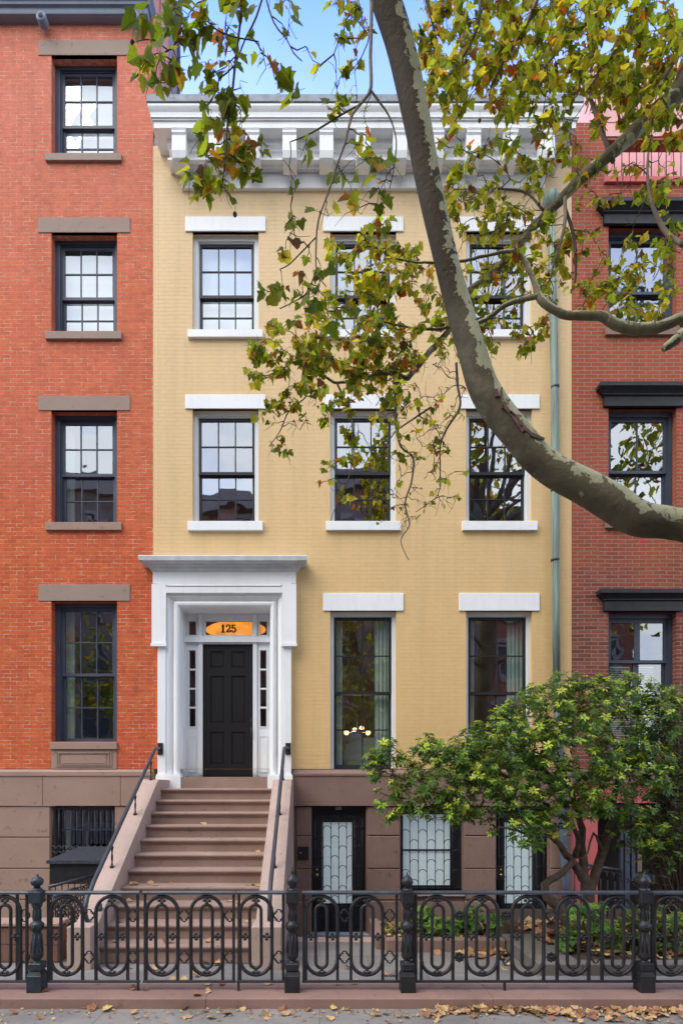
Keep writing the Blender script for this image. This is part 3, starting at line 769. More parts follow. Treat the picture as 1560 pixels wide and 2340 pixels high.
# interior: chandelier, armchair
ch=thing('globe_chandelier',(fx(815,11.6),11.6,fz(1672,11.6)),'brass chandelier with warm glass globes lit in the parlour window','chandelier')
C0=at(816,1672,11.6); m=MB(); 
gl=[(791,1674),(806,1676),(814,1682),(826,1664),(841,1674),(810,1668)]
for k,(a,b_) in enumerate(gl):
    m.tube([C0,at(a,b_,11.6+(.12 if k%2 else -.12))],.007,6)
m.build('arm_frame',M['brass'],ch); MB().tube([C0,(C0.x,C0.y,5.4)],.007,6).build('rod',M['sash'],ch)
for k,(a,b_) in enumerate(gl): MB().ball(at(a,b_,11.6+(.12 if k%2 else -.12)),.050,12).build('globe',M['bulb'],ch)
pl_=bpy.data.lights.new('chandelier_light','POINT'); pl_.energy=26; pl_.color=(1,.72,.42); pl_.shadow_soft_size=.15; po=bpy.data.objects.new('chandelier_light',pl_); col.objects.link(po); po.parent=ch; po.location=(0,-.1,-.3)
ac=thing('armchair',(fx(830,11.0),11.0,Z(1757)),'rounded grey green armchair back just inside the parlour window','armchair')
m=MB(); pr=[]
xa,xb=fx(785,11.0),fx(880,11.0); zb_=Z(1757)+.02; ztp=fz(1682,11.0)
pl=[(xa,zb_),(xb,zb_),(xb,ztp-.05)]+[(xb-.05-(xb-xa-.1)*t, ztp+.0-.16*t**3-.05*(1-t)) for t in [i/8 for i in range(9)]]+[(xa,ztp-.3)]
m.prism_y(pl,10.9,11.15); m.build('backrest',M['fabric'],ac)
m=MB(); m.bbox(xa+.03,xb-.03,11.152,11.8,zb_+.2,zb_+.45,.04); m.build('seat',M['fabric'],ac)
MB().ball((xa+.22,11.2,ztp-.02),.13,8,(1.2,.4,1)).build('cushion',M['fabric'],ac)

# ================================================================ left red house
lh=thing('red_brick_house',(-5.6,F,0),'orange red brick townhouse with dark sash windows and brown stone lintels','house')
LX0=-9.6; LW=[-4.045,-6.75]; HL=.565
lw=[(Z(355),Z(127),Z(262)),(Z(760),Z(532),Z(662)),(Z(1195),Z(938),Z(1073)),(Z(1695),Z(1373),Z(1538))]
holes=[(xc-HL,xc+HL,a,b_) for xc in LW for a,b_,_ in lw]
LT=16.6
m=MB(); wall_holes(m,LX0,XL,Z(1757),LT,F,holes,.20)
m.quad((XL,F,13.0),(XL,F+1.05,13.0),(XL,F+1.05,LT),(XL,F,LT)); m.quad((LX0,F,-.9),(LX0,F,LT),(LX0,F+9,LT-3),(LX0,F+9,-.9)); m.box(XL+.001,-2.752,F-.012,F-.002,Z(1757),5.76)
m.build('front_wall',M['redbrick'],lh)
MB().box(XL-.3,XL+.02,F+.42,F+.85,12.9,LT+1.2).build('brick_quoin',M['oldbrick'],lh)
m=MB(); m.quad((XL,F+1.06,-.9),(XL,F+1.75,-.9),(XL,F+1.75,LT+.7),(XL,F+1.06,LT+.7)); m.quad((XL,F+1.75,-.9),(XL,F+9,-.9),(XL,F+9,12.9),(XL,F+1.75,13.2)); m.quad((XL,F+1.75,13),(LX0,F+1.75,13),(LX0,F+1.75,LT+.7),(XL,F+1.75,LT+.7))
m.build('slate_side_wall',M['slate'],lh)
MB().box(LX0,XL+.04,F+.1,F+1.8,LT+.701,LT+.78).build('roof',M['lead'],lh)
MB().box(XL-.03,XL+.05,F+1.72,F+1.80,13.2,LT+.70).build('roof_edge',M['sashblue'],lh)
for k,(za,zb_) in enumerate(((2.4,5.3),(5.6,8.9),(9.2,12.2),(12.3,15.0))): room(lh,LX0+.1,XL-.1,za,zb_,F+.33,F+4,M['room'])
for xc in LW:
    for k,(a,b_,zm) in enumerate(lw):
        g=[(M['glass_hi'],M['glass_hi']),(M['glass_hi'],M['glass_hi']),(M['glass_hi'],M['glass']),(M['glass_low'],M['glass_low'])][k]
        lin=[(93,127),(498,532),(905,938),(1336,1373)][k]
        sl=[(355,372),(760,778),(1195,1213),None][k]
        window(lh,xc,HL,a,b_,zm,3,2,2,(M['sashblue'],M['sashblue'],M['lintel'],M['leftstone'] if k>1 else M['lintel']),g,cas=.085,rec=.15,head=.06,
          lintel=(xc-.79,xc+.79,Z(lin[1]),Z(lin[0]),.012),sill=(xc-.65,xc+.65,Z(sl[1]),Z(sl[0]),.05) if sl else None,
          curtain=('shade',M['shade']) if k<2 else ('l',M['curtain']))
    m=MB(); m.bbox(xc-.575,xc+.575,F-.05,F+.3,Z(1712),Z(1696),.006); wl=m.build('stone_sill',M['leftstone'],lh)
    m=MB(); m.box(xc-.56,xc+.56,F-.012,F+.02,Z(1757),Z(1712)-.002); ring(m,xc-.48,xc+.48,Z(1752),Z(1717),.022,F-.024,F-.0125); ring(m,xc-.44,xc+.44,Z(1749),Z(1720),.014,F-.032,F-.0245) ; m.box(xc-.38,xc+.38,F-.02,F-.0125,Z(1745),Z(1725)); m.build('sill_panel',M['leftstone'],lh)
# cornice at the top
m=MB(); m.cornice(LX0,-2.96,10.1,[(0, 15.14), (0.035, 15.15), (0.045, 15.19), (0.045, 15.24), (0.085, 15.25), (0.09, 15.29), (0.14, 15.33), (0.15, 15.34), (0.15, 15.4), (0.02, 15.41), (0.02, 16.15), (0.12, 16.2), (0.35, 16.4), (0.42, 16.5), (0.42, 16.65), (0.0, 16.7)],back=F+.02)
lc=m.build('cornice',M['bluegrey'],lh)
for px in (94,307,-110):
    p=at(px,36,10.0); m=MB()
    pts=[]
    n=len(m.v); 
    for r_,yy in ((.085,p.y+.12),(.085,p.y-.0),(.06,p.y-.012)):
        for k in range(20):
            a=2*math.pi*k/20; m.v.append((p.x+r_*math.cos(a),yy,p.z+r_*math.sin(a)))
    for i in range(2):
        for k in range(20):
            k2=(k+1)%20; m.face((n+i*20+k,n+i*20+k2,n+(i+1)*20+k2,n+(i+1)*20+k),True)
    m.face([n+40+k for k in range(20)]); m.ball((p.x,p.y-.012,p.z),.045,12); m.build('drop_disc',M['bluegrey'],lc)
    m=MB()
    for k in range(4): m.box(p.x-.13+k*.07,p.x-.10+k*.07,9.98,10.09,15.32,16.0)
    m.build('fluted_bracket',M['bluegrey'],lc)
# basement of left house
bh=[(fx(118),fx(263),Z(1975),Z(1842))]
m=MB(); wall_holes(m,LX0,XL,-.9,Z(1842),F,bh,.24); lb=m.build('basement_wall',M['leftstone'],lh)
zj=[Z(1842),Z(1913),Z(1984),Z(2055),Z(2150)]
for xa,xb in ((LX0,-5.9),(-5.89,fx(116)),):
    m=MB(); blocks(m,xa,xb,zj,F,.022,.005); m.build('stone_block',M['leftstone'],lb)
MB().bbox(fx(263)+.01,XL-.004,F-.022,F+.01,-.8,Z(1844),.005).build('stone_block',M['leftstone'],lb)
m=MB()
for xa,xb in ((LX0,fx(100)),(fx(100)+.006,fx(277)),(fx(277)+.006,XL-.004)): m.bbox(xa,xb,F-.04,F+.12,Z(1841),Z(1771.5),.004)
m.prism_x([(F-.055,Z(1773)),(F-.055,Z(1764)),(F-.01,Z(1759)),(F+.02,Z(1757)-.001),(F+.02,Z(1773))],LX0,XL-.004)
m.build('stone_band',M['leftstone'],lh)
room(lh,fx(100),fx(270),Z(2000),1.66,F+.4,F+2.5,M['dark'])
x0,x1,z0,z1=bh[0]
m=MB(); ring(m,x0,x1,z0,z1,.07,F+.16,F+.24); m.box((x0+x1)/2-.02,(x0+x1)/2+.02,F+.17,F+.21,z0,z1); m.box(x0+.07,x1-.07,F+.17,F+.2,Z(1899),Z(1896)); bwn=m.build('basement_window',M['sashblue'],lh)
pane(x0+.07,x1-.07,z0,z1,F+.22,M['glass_low'],bwn)
MB().box(x0+.12,x0+.22,F+.3,F+.31,z0,z1).build('curtain',M['curtain'],bwn)
m=MB(); nb=10; cw=(x1-x0-.06)/nb; y=F+.0
for i in range(nb+1):
    x=x0+.03+cw*i; m.tube([(x,y,z0),(x,y,z1-.06)],.009,6)
    if i<nb: m.tube([(x,y,z1-.09),(x+cw*.2,y,z1-.045),(x+cw*.5,y,z1-.02),(x+cw*.8,y,z1-.045),(x+cw,y,z1-.09)],.009,5)
    if i<nb:
        zq=Z(1932); m.tube([(x,y-.008,zq),(x+cw,y-.008,zq-.09)],.009,5); m.tube([(x+cw,y-.004,zq),(x,y-.004,zq-.09)],.009,5); m.tube([(x,y-.008,zq-.09),(x+cw,y-.008,zq-.18)],.009,5); m.tube([(x+cw,y-.004,zq-.09),(x,y-.004,zq-.18)],.009,5)
m.build('security_grille',M['iron'],bwn)

# ================================================================ right brick house
rh=thing('dark_brick_house',(6.3,F,0),'red brick townhouse with black moulded window hoods and a pink roof terrace','house')
RX1=8.9; RW=[5.55,7.9]; HR=.585
rw=[(Z(750),Z(517),Z(652)),(Z(1190),Z(932),Z(1068)),(Z(1757),Z(1398),Z(1508))]
holes=[(xc-HR,xc+HR,a,b_) for xc in RW for a,b_,_ in rw]+[(4.92,RX1-.3,Z(408),13.15)]
m=MB(); wall_holes(m,XR,RX1,Z(1790),13.45,F,holes,.2)
m.quad((RX1,F,-.9),(RX1,F+9,-.9),(RX1,F+9,13.4),(RX1,F,13.4)); m.quad((XR,F,12.9),(XR,F,13.45),(XR,F+.5,13.45),(XR,F+.5,12.9))
m.build('front_wall',M['rightbrick'],rh)
for k,(za,zb_) in enumerate(((2.2,5.2),(5.5,8.9),(9.2,12.0))): room(rh,XR+.1,RX1-.1,za,zb_,F+.33,F+4,M['room'])
for xc in RW:
    for k,(a,b_,zm) in enumerate(rw):
        g=[(M['glass_hi'],M['glass_hi']),(M['glass_hi'],M['glass']),(M['glass_low'],M['glass_low'])][k]
        w_=window(rh,xc,HR,a,b_,zm,2,1,1,(M['sashblue'],M['sashblue'],M['brown'],M['brown']),g,cas=.06,rec=.12,head=.08,mw=.02 if k<2 else .10,
            sill=(xc-.65,xc+.65,a-.14,a,.05) if k<2 else None,curtain=None)
        hb=[517,932,1398][k]
        m=MB(); hz2=Z(hb); m.cornice(xc-.66,xc+.66,F-.03,[(0,hz2),(.02,hz2+.005),(.02,hz2+.165),(.05,hz2+.18),(.05,hz2+.20),(.09,hz2+.24),(.13,hz2+.27),(.14,hz2+.275),(.14,hz2+.34),(.0,hz2+.37)],back=F+.04)
        m.build('window_hood',M['iron'],w_)
        if k==2:
            m=MB()
            for s in (-1,1):
                q=xc+s*.21
                for j in range(44): 
                    z=a+.08+j*.04
                    m.quad((q-.18,F+.34,z),(q+.18,F+.34,z),(q+.18,F+.37,z+.033),(q-.18,F+.37,z+.033))
            m.build('blind',M['blind'],w_)
# terrace
m=MB(); m.quad((4.75,F+1.2,12.4),(RX1,F+1.2,12.4),(RX1,F+1.2,14.6),(4.75,F+1.2,14.6)); m.box(4.72,4.919,F-.01,F+1.2,13.451,14.5); m.box(4.92,RX1,F-.015,F+.2,13.20,13.42); m.box(4.921,RX1,F+.0,F+.2,13.46,14.5)
m.quad((4.925,F+.2,12.47),(4.925,F+1.2,12.47),(4.925,F+1.2,13.15),(4.925,F+.2,13.15)); m.quad((4.9,F+.02,12.465),(RX1,F+.02,12.465),(RX1,F+1.2,12.465),(4.9,F+1.2,12.465))
m.build('terrace_wall',M['palepink'],rh)
MB().bbox(4.88,RX1-.28,F-.05,F+.2,Z(421),Z(408),.01).build('terrace_sill',M['pink'],rh)
m=MB()
for k in range(30): x=4.98+.128*k; m.tube([(x,F+.08,Z(408)),(x,F+.08,13.3)],.009,6)
m.box(4.93,RX1-.3,F+.07,F+.1,13.28,13.31); m.build('terrace_railing',M['iron'],rh)
MB().box(6.0,7.2,F+1.12,F+1.19,12.5,13.6).build('terrace_door',M['dark'],rh)
# basement: pink stucco, door opening
m=MB(); wall_holes(m,XR,RX1,-.9,Z(1790),F,[(4.78,7.4,-.55,Z(1835))],.3); m.build('basement_wall',M['pink'],rh)
m=MB(); m.box(XR+.0,RX1,F-.05,F-.001,Z(1790),Z(1758)); m.build('stone_band',M['brown'],rh)
m=MB(); m.quad((4.7,F+.9,-.55),(7.5,F+.9,-.55),(7.5,F+.9,1.9),(4.7,F+.9,1.9)); m.quad((4.7,F+.3,1.75),(4.7,F+.9,1.75),(7.5,F+.9,1.75),(7.5,F+.3,1.75)); m.build('basement_recess',M['dark'],rh)
m=MB(); ring(m,4.80,5.35,-.5,1.7,.05,F+.25,F+.32); ring(m,5.5,6.6,.4,1.65,.06,F+.25,F+.32); m.box(5.56,6.54,F+.26,F+.3,1.0,1.05); m.box(5.38,5.46,F+.24,F+.3,-.5,1.7); m.build('basement_joinery',M['sashblue'],rh)
MB().box(5.64,5.72,F+.33,F+.35,.5,1.6).build('curtain',M['room'],rh)

# ================================================================ stoop
st=thing('stoop',(PX,8.2,0),'wide brownstone stoop of steps rising to the white front doorway','stoop')
SX0,SX1=-2.55,-.738; RIS,TR=.18,.27
D0=9.49
for i in range(11):
    zt_=1.99-RIS*i; yf=D0-TR*i
    yb_=10.06 if i==0 else yf+TR+.05
    e=.0
    x0,x1=SX0,SX1
    nz=.052
    pr=[(yb_,zt_),(yf+.02,zt_),(yf+.006,zt_-.006),(yf,zt_-.016),(yf-.002,zt_-.028),(yf+.004,zt_-.042),(yf+.016,zt_-nz),(yf+.024,zt_-nz-.002),(yf+.024,zt_-nz-.014),(yf+.042,zt_-nz-.022),(yf+.042,zt_-RIS-.03),(yb_,zt_-RIS-.03)]
    m=MB(); m.prism_x(pr,x0+.002,x1-.002); m.build('step',M['step'],st)
MB().box(PX-.733,PX+.733,10.06,YD+.3,1.90,2.183).build('threshold',M['step'],st)
MB().box(SX0+.01,SX1-.01,7.2,F-.01,-.9,1.0).prism_x([(7.2,.1),(9.6,1.7),(10.0,1.7),(10.0,.1)],SX0+.02,SX1-.02) 
for s,(xa,xb) in enumerate(((-2.80,-2.545),(-.736,-.442))):
    # cheek wall: level top at the house, long raking top, curve down to a square end block
    pr=[(F-.002,-.9),(F-.002,2.13),(9.40,2.13),(9.32,2.10)]
    y1=9.32; z1=2.10
    for k in range(1,10): pr.append((y1-(y1-7.05)*k/9, z1-(z1-.60)*k/9))
    pr += [(6.98,.545),(6.92,.50),(6.88,.472),(6.84,.46)]
    prb=pr+[(6.84,-.9)]
    m=MB(); m.prism_x(prb,xa,xb)
    ck=m.build('cheek_wall',M['brown_light'],st)
    # flared block at the foot
    MB().bbox(xa+.01 if s==0 else xa-.02,xb+.02,6.55,6.838,-.1,.462,.008).build('end_block',M['brown_light'],st)
# handrails
def handrail(x,label,side):
    h=thing('handrail',(x,8.2,1.3),label,'handrail','iron handrails of the stoop')
    zr=lambda d: 2.62-.6667*(9.60-d)
    pts=[(PX+side*1.085,PY-.02,2.665),(PX+side*1.085,PY-.09,2.665),(x+side*.02,9.80,2.665),(x,9.66,2.645),(x,9.55,2.585)]
    d=9.3
    while d>7.1: pts.append((x,d,zr(d))); d-=.3
    pts += [(x,7.0,zr(7.0)),(x,6.92,zr(6.92)-.02)]
    if side>0: pts += [(x,6.86,.70),(x,6.83,.60),(x,6.82,.47)]
    else:
        # volute
        c=(x,6.86,.42)
        pts += [(x,6.80,.74),(x,6.745,.62)]
        for k in range(14):
            a=math.pi*.0+k*math.pi/7; r_=.15-.0065*k
            pts.append((x+.010*k, 6.90-r_*math.cos(a*1.0)*1.0, .55-r_*math.sin(a)*1.0))
    MB().tube(pts,.027,10).build('rail',M['railgrey'],h)
    MB().bbox(PX+side*1.085-.045,PX+side*1.085+.045,PY-.02,PY-.001,2.56,2.76,.004).build('wall_plate',M['iron'],h)
    for d in (9.38,8.58,7.62):
        zt_=zr(d); zb_=2.10-(2.10-.60)*(9.32-d)/(9.32-7.05)
        if d>9.32: zb_=2.12
        m=MB(); k=14
        for j in range(2):
            m.tube([(x+.006*math.cos(a*9+j*math.pi),d+.006*math.sin(a*9+j*math.pi),zb_+(zt_-zb_)*a) for a in [q/k for q in range(k+1)]],.0085,6)
        m.ball((x,d,zb_+(zt_-zb_)*.78),.022,8,(1,1,1.3)); m.bbox(x-.022,x+.022,d-.022,d+.022,zb_-.01,zb_+.02,.003)
        m.build('baluster',M['iron'],h)
handrail(-2.665,'curling iron handrail with volute end beside the red house',-1)
handrail(-.575,'straight iron handrail on the cheek wall nearest the basement door',1)
# stair-pit canopy box and its railing
bxn=thing('areaway_hatch',(-3.6,9.2,.4),'black metal bulkhead box over the cellar stair below the barred window','hatch')
xa,xb=fx(114,9.0),fx(240,9.3)
m=MB(); m.prism_x([(9.0,fz(2020,9.0)),(9.0,fz(1973,9.0)),(F-.03,fz(1945,9.9)),(F-.03,fz(2020,9.0))],xa-.0,-2.82); m.build('box_body',M['iron'],bxn)
m=MB(); m.prism_x([(8.95,fz(1973,9.0)+.0),(8.95,fz(1970,9.0)+.03),(F-.03,fz(1945,9.9)+.05),(F-.03,fz(1945,9.9)+.004),(9.0,fz(1973,9.0)+.004)],xa-.03,-2.82); m.build('lid',M['ironhi'],bxn)
def scroll_rail(name,p0,p1,zb0,zb1,label,n,lean=1,density=2):
    t=thing(name,((p0[0]+p1[0])/2,(p0[1]+p1[1])/2,zb0),label,'railing')
    MB().tube([p0,p1],.022,8).build('top_rail',M['ironhi'],t)
    p0=Vector(p0); p1=Vector(p1)
    m=MB(); 
    for i in range(n+1):
        q=p0.lerp(p1,i/n); m.tube([(q.x,q.y,q.z),(q.x,q.y,zb0+(zb1-zb0)*i/n)],.009,6)
    m.tube([(p0.x,p0.y,zb0+.03),(p1.x,p1.y,zb1+.03)],.012,6); m.tube([(p0.x,p0.y,p0.z-.12),(p1.x,p1.y,p1.z-.12)],.008,6)
    m.build('upright',M['iron'],t)
    m=MB()
    for i in range(n):
        a=p0.lerp(p1,i/n); b_=p0.lerp(p1,(i+1)/n); z_b=zb0+(zb1-zb0)*(i+.5)/n
        w=(b_-a).length/2*.8; u=(b_-a).normalized(); c=(a+b_)/2
        z=c.z-.17; j=0
        while z>z_b+.1:
            for s in (1,-1):
                pts=[]
                for k in range(10):
                    an=k*.62; rr=w*(1-k*.075)
                    pts.append(c+u*(s*rr*math.cos(an)*.8)+Vector((0,0,z-c.z+rr*math.sin(an)*.9)))
                m.tube(pts,.008,5)
            m.ball((c.x,c.y,z+w),.014,6); z-=w*1.9
    m.build('scrollwork',M['iron'],t)
    return t
scroll_rail('areaway_railing',at(112,2027,8.3),at(212,2001,8.9),-.35,-.2,'dark scrolled iron railing along the cellar stair under the hatch',7)
scroll_rail('stair_railing',at(122,2050,7.35),at(172,2030,7.9),-.1,-.1,'narrow scrolled iron stair railing beside the left cheek wall',3)
t=thing('neighbour_railing',(5.1,9.0,.2),'black arched iron railing in front of the pink basement of the right house','railing')
A,B_=at(1312,1972,9.2),at(1420,1990,8.4)
MB().tube([A,B_],.025,8).build('top_rail',M['ironhi'],t)
m=MB()
for i in range(8):
    q=A.lerp(B_,i/7); m.tube([(q.x,q.y,q.z-.02),(q.x,q.y,-.3)],.011,6)
    if i<7:
        q2=A.lerp(B_,(i+1)/7); 
        pts=[]
        for k in range(9):
            an=math.pi*k/8; c=(q+q2)/2; pts.append(c+(q2-q)*(-.5*math.cos(an))+Vector((0,0,-.16+.12*math.sin(an))))
        m.tube(pts,.012,6)
m.build('arched_bars',M['iron'],t)
# ================================================================ iron railings on the kerb
YF=5.5; fq=lambda px: fx(px,YF); fzq=lambda py: fz(py,YF)
def stadium(hw,z0,z1,n=10):
    r=hw; pts=[]
    for k in range(n+1):
        a=math.pi*k/n; pts.append((r*math.cos(a),0,z1-r+r*math.sin(a)))
    for k in range(n+1):
        a=math.pi+math.pi*k/n; pts.append((r*math.cos(a),0,z0+r+r*math.sin(a)))
    return pts
m=MB(); m.tube(stadium(.147,.262,.992,12),.0175,8,closed=True)
for s in (-1,1): m.box(s*.147-.013,s*.147+.013,-.008,.014,.205,.50)
ME_ring=m.mesh('oval_ring',M['iron'])
m=MB(); m.tube(stadium(.053,.327,.912,10),.0155,8,closed=True); ME_loop=m.mesh('inner_loop',M['iron'])
m=MB()
for dx_,dz_ in ((.023,0),(-.023,0),(0,.024),(0,-.024)): m.ball((dx_,-.004,dz_),.0165,8,(1.05,.9,.95))
m.ball((0,-.018,0),.009,6); ME_knob=m.mesh('ball_cluster',M['iron'])
m=MB(); pts=[]
for k in range(32):
    a=2*math.pi*k/32; r=.041+.009*abs(math.cos(2*a)); pts.append((r*math.cos(a)*.92,0,r*math.sin(a)*1.12))
m.tube(pts,.0065,6,closed=True)
for k in range(4):
    a=math.pi/4+k*math.pi/2
    for s in (-.32,.32): m.ball((.034*math.cos(a+s),-.004,.038*math.sin(a+s)),.0075,6)
ME_quat=m.mesh('quatrefoil',M['iron'])
m=MB()
for k in range(8):
    a=2*math.pi*k/8; m.ball((.032*math.cos(a),-.002,.034*math.sin(a)),.0165,8,(1,.45,1))
m.ball((0,-.008,0),.014,8); m.ball((0,0,0),.034,10,(1,.2,1)); ME_flor=m.mesh('rosette',M['iron'])
def panel(kind,x0,x1,ovals,orn,label,feet=(),uprights=None,ytop=1.045):
    t=thing(kind,((fq(x0)+fq(x1))/2,YF,.118),label,'gate' if 'gate' in kind else 'railing','cast iron gates' if 'gate' in kind else 'cast iron railing panels')
    a,b_=fq(x0),fq(x1)
    m=MB(); m.prism_x([(YF-.026,1.012),(YF-.026,1.03),(YF-.016,1.043),(YF+.016,1.043),(YF+.026,1.03),(YF+.026,1.012)],a,b_); m.build('top_rail',M['ironhi'],t)
    MB().bbox(a,b_,YF-.012,YF+.018,.192,.212,.004).build('bottom_rail',M['iron'],t)
    for u in (uprights if uprights is not None else (x0+5,x1-5)):
        q=fq(u); MB().bbox(q-.012,q+.012,YF-.01,YF+.014,.2125,1.0115,.003).build('upright',M['iron'],t)
    for u in feet:
        q=fq(u); MB().bbox(q-.010,q+.010,YF-.01,YF+.012,.105,.1915,.002).build('foot',M['iron'],t)
    for o in ovals:
        X=fq(o); inst('oval_ring',ME_ring,(X,YF,0),t,rot=(0,random.gauss(0,.003),0)); inst('inner_loop',ME_loop,(X,YF,0),t,rot=(0,random.gauss(0,.004),0))
        for dx_,z in ((0,.952),(0,.288),(-.10,.619),(.10,.619)): inst('ball_cluster',ME_knob,(X+dx_,YF,z),t,rot=(0,random.uniform(-.1,.1),0))
    for o,k in orn:
        for z,ch in ((.814,k[0]),(.428,k[1])): inst('quatrefoil' if ch=='q' else 'rosette',ME_quat if ch=='q' else ME_flor,(fq(o),YF,z),t)
    return t
panel('iron_railing',-420,68,(-300,-194,-91,12),((-246,'qq'),(-143,'qq'),(-40,'qq'),(57,'qq')),'oval pattern railing panel left of the round capped post, before the red house',uprights=(40,62))
panel('iron_railing',106,320,(153,256),((204,'qq'),(304,'qq')),'two oval railing panel in front of the cellar stair and volute handrail',feet=(316,))
panel('iron_gate',327,539,(370,473),((421,'qq'),(525,'qq')),'black two oval gate in the railings straight before the stoop steps')
panel('iron_railing',541,652,(585,),((637,'qq'),),'short single oval railing panel between the stoop gate and the spiked post',feet=(545,))
panel('iron_gate',690,915,(735,838),((787,'qq'),(890,'qq')),'black two oval gate in front of the numbered basement door',uprights=(694,906))
panel('iron_railing',942,1455,(998,1101,1205,1308,1411),((1049,'ff'),(1154,'fq'),(1258,'qf'),(1360,'qq')),'long five oval railing panel with flower rosettes in front of the shrub',feet=(1152,),uprights=(944,950))
panel('iron_railing',1487,2100,(1530,1634,1737,1840,1943,2040),((1582,'qq'),(1685,'qq')),'oval railing panel leaving the picture in front of the low bushes',uprights=(1489,))
# gate latches
def post(px,label,style):
    X=fq(px); t=thing('railing_post',(X,YF,.118),label,'post','cast iron railing posts'); mt=M['iron_old'] if style=='old' else M['iron']
    m=MB(); m.bbox(X-.069,X+.069,YF-.075,YF+.065,.116,.275,.006)
    n=len(m.v)
    for w,z in ((.066,.2755),(.045,.32)):
        m.v+=[(X-w,YF-.005-w,z),(X+w,YF-.005-w,z),(X+w,YF-.005+w,z),(X-w,YF-.005+w,z)]
    for k in range(4): k2=(k+1)%4; m.face((n+k,n+k2,n+4+k2,n+4+k))
    m.bbox(X-.062,X+.062,YF-.067,YF+.057,.3205,.385,.008); m.build('base',mt,t)
    m=MB(); m.lathe([(.050,.386),(.034,.392),(.030,.402),(.050,.425),(.056,.445),(.055,.48),(.047,.56),(.038,.655),(.036,.672),(.052,.682),(.062,.70),(.063,.735),(.052,.75),(.040,.757),(.037,.77),(.034,.88),(.040,.895),(.047,.91),(.050,.925),(.044,.935)],X,YF-.005,16)
    for k in range(8):
        a=2*math.pi*k/8; m.tube([(X+.0375*math.cos(a),YF-.005+.0375*math.sin(a),.78),(X+.0365*math.cos(a),YF-.005+.0365*math.sin(a),.87)],.0045,5)
        m.tube([(X+.054*math.cos(a),YF-.005+.054*math.sin(a),.48),(X+.042*math.cos(a),YF-.005+.042*math.sin(a),.64)],.006,5)
    m.ball((X,YF-.068,.718),.012,8); m.build('shaft',mt,t)
    m=MB(); m.bbox(X-.058,X+.058,YF-.062,YF+.052,.9355,1.045,.006); m.lathe([(.05,1.0455),(.05,1.055),(.044,1.066),(.030,1.072)],X,YF-.005,16); m.build('capital',mt,t)
    if style=='spike': pr=[(.030,1.0725),(.025,1.082),(.044,1.105),(.054,1.13),(.054,1.145),(.046,1.165),(.030,1.180),(.026,1.188),(.010,1.192),(.008,1.203),(.014,1.213),(.013,1.224),(.006,1.236),(.005,1.255),(.001,1.272)]
    elif style=='old': pr=[(.028,1.0725),(.030,1.09),(.048,1.10),(.058,1.125),(.056,1.145),(.040,1.165),(.015,1.175),(.014,1.195),(.004,1.20)]
    else: pr=[(.030,1.0725),(.025,1.082),(.044,1.10),(.054,1.125),(.052,1.145),(.038,1.165),(.022,1.18),(.010,1.195),(.009,1.20),(.001,1.225)]
    m=MB(); m.lathe(pr,X,YF-.005,18); m.build('finial',mt,t)
post(86,'weathered blue black railing post with worn round cap before the red house','old')
post(668,'railing post with tall spike finial beside the stoop cheek wall','spike')
post(930,'railing post with onion finial before the barred basement window','onion')
post(1470,'railing post among the bushes at the end of the five oval panel','onion2')

# ================================================================ leaves
HALF=[(.02,.02),(.20,-.10),(.33,-.05),(.50,-.02),(.45,.12),(.55,.22),(.68,.40),(.52,.42),(.41,.47),(.36,.58),(.31,.74),(.17,.78),(.0,1.0)]
HALF_LO=[(.02,.02),(.22,-.10),(.49,.0),(.46,.18),(.66,.42),(.40,.48),(.28,.74),(.0,1.0)]
def rv(a=1): return Vector((random.gauss(0,a),random.gauss(0,a),random.gauss(0,a)))
def leaf(m,p,tip,nor,s,c,fold=.25,curl=-.2,lo=False,sx=1.0):
    y=tip.normalized(); n=(nor-y*nor.dot(y))
    if n.length<1e-4: n=y.orthogonal()
    n.normalize(); x=y.cross(n)
    H=HALF_LO if lo else HALF
    b=len(m.v); q=[]
    twist=random.uniform(-.25,.25)
    for sgn in (1,-1):
        for (px_,py_) in H:
            if sgn<0 and px_==0: continue
            jx=px_*random.uniform(.88,1.1)*sx; jy=py_
            v=p+x*(sgn*jx*s)+y*(jy*s)+n*((abs(jx)*fold+curl*jy*jy+sgn*twist*jx*jy)*s)
            m.v.append(tuple(v))
    k=len(H); m.v.append(tuple(p+n*0)); base=len(m.v)-1
    m.c=c
    m.face([b+i for i in range(k)]+[base]); m.face([b+k+i for i in range(k-1)][::1]+[b+k-1,base])
    m.c=None
G1=[(.16,.23,.020),(.20,.26,.024),(.12,.18,.018),(.26,.29,.028),(.18,.215,.022)]
G2=[(.50,.47,.05),(.58,.48,.06),(.40,.44,.05),(.36,.46,.05)]
AU=[(.55,.22,.03),(.46,.13,.025),(.26,.10,.035),(.58,.34,.04),(.19,.09,.04)]
def pick(kind):
    r=random.random()
    if kind=='dark': c=random.choice(G1) if r<.78 else random.choice(AU if r<.90 else G2)
    elif kind=='mid': c=random.choice(G1) if r<.40 else random.choice(AU if r<.54 else G2)
    else: c=random.choice(G2) if r<.60 else random.choice(AU if r<.76 else G1)
    f=random.uniform(.8,1.2); return tuple(min(1,v*f) for v in c)
def catmull(P,rad,step=.06):
    out=[];rr=[]
    P=[Vector(p) for p in P]
    Q=[P[0]*2-P[1]]+P+[P[-1]*2-P[-2]]
    for i in range(1,len(Q)-2):
        a,b_,c,d=Q[i-1:i+3]; n=max(2,int((c-b_).length/step))
        for k in range(n):
            t=k/n
            out.append(.5*((2*b_)+(c-a)*t+(2*a-5*b_+4*c-d)*t*t+(3*b_-a-3*c+d)*t**3)); rr.append(rad[i-1]*(1-t)+rad[i]*t)
    out.append(P[-1]); rr.append(rad[-1]); return out,rr
def pxpts(L_): return [at(*q[:3]) for q in L_],[q[3]*q[2]/FPX/2 for q in L_]

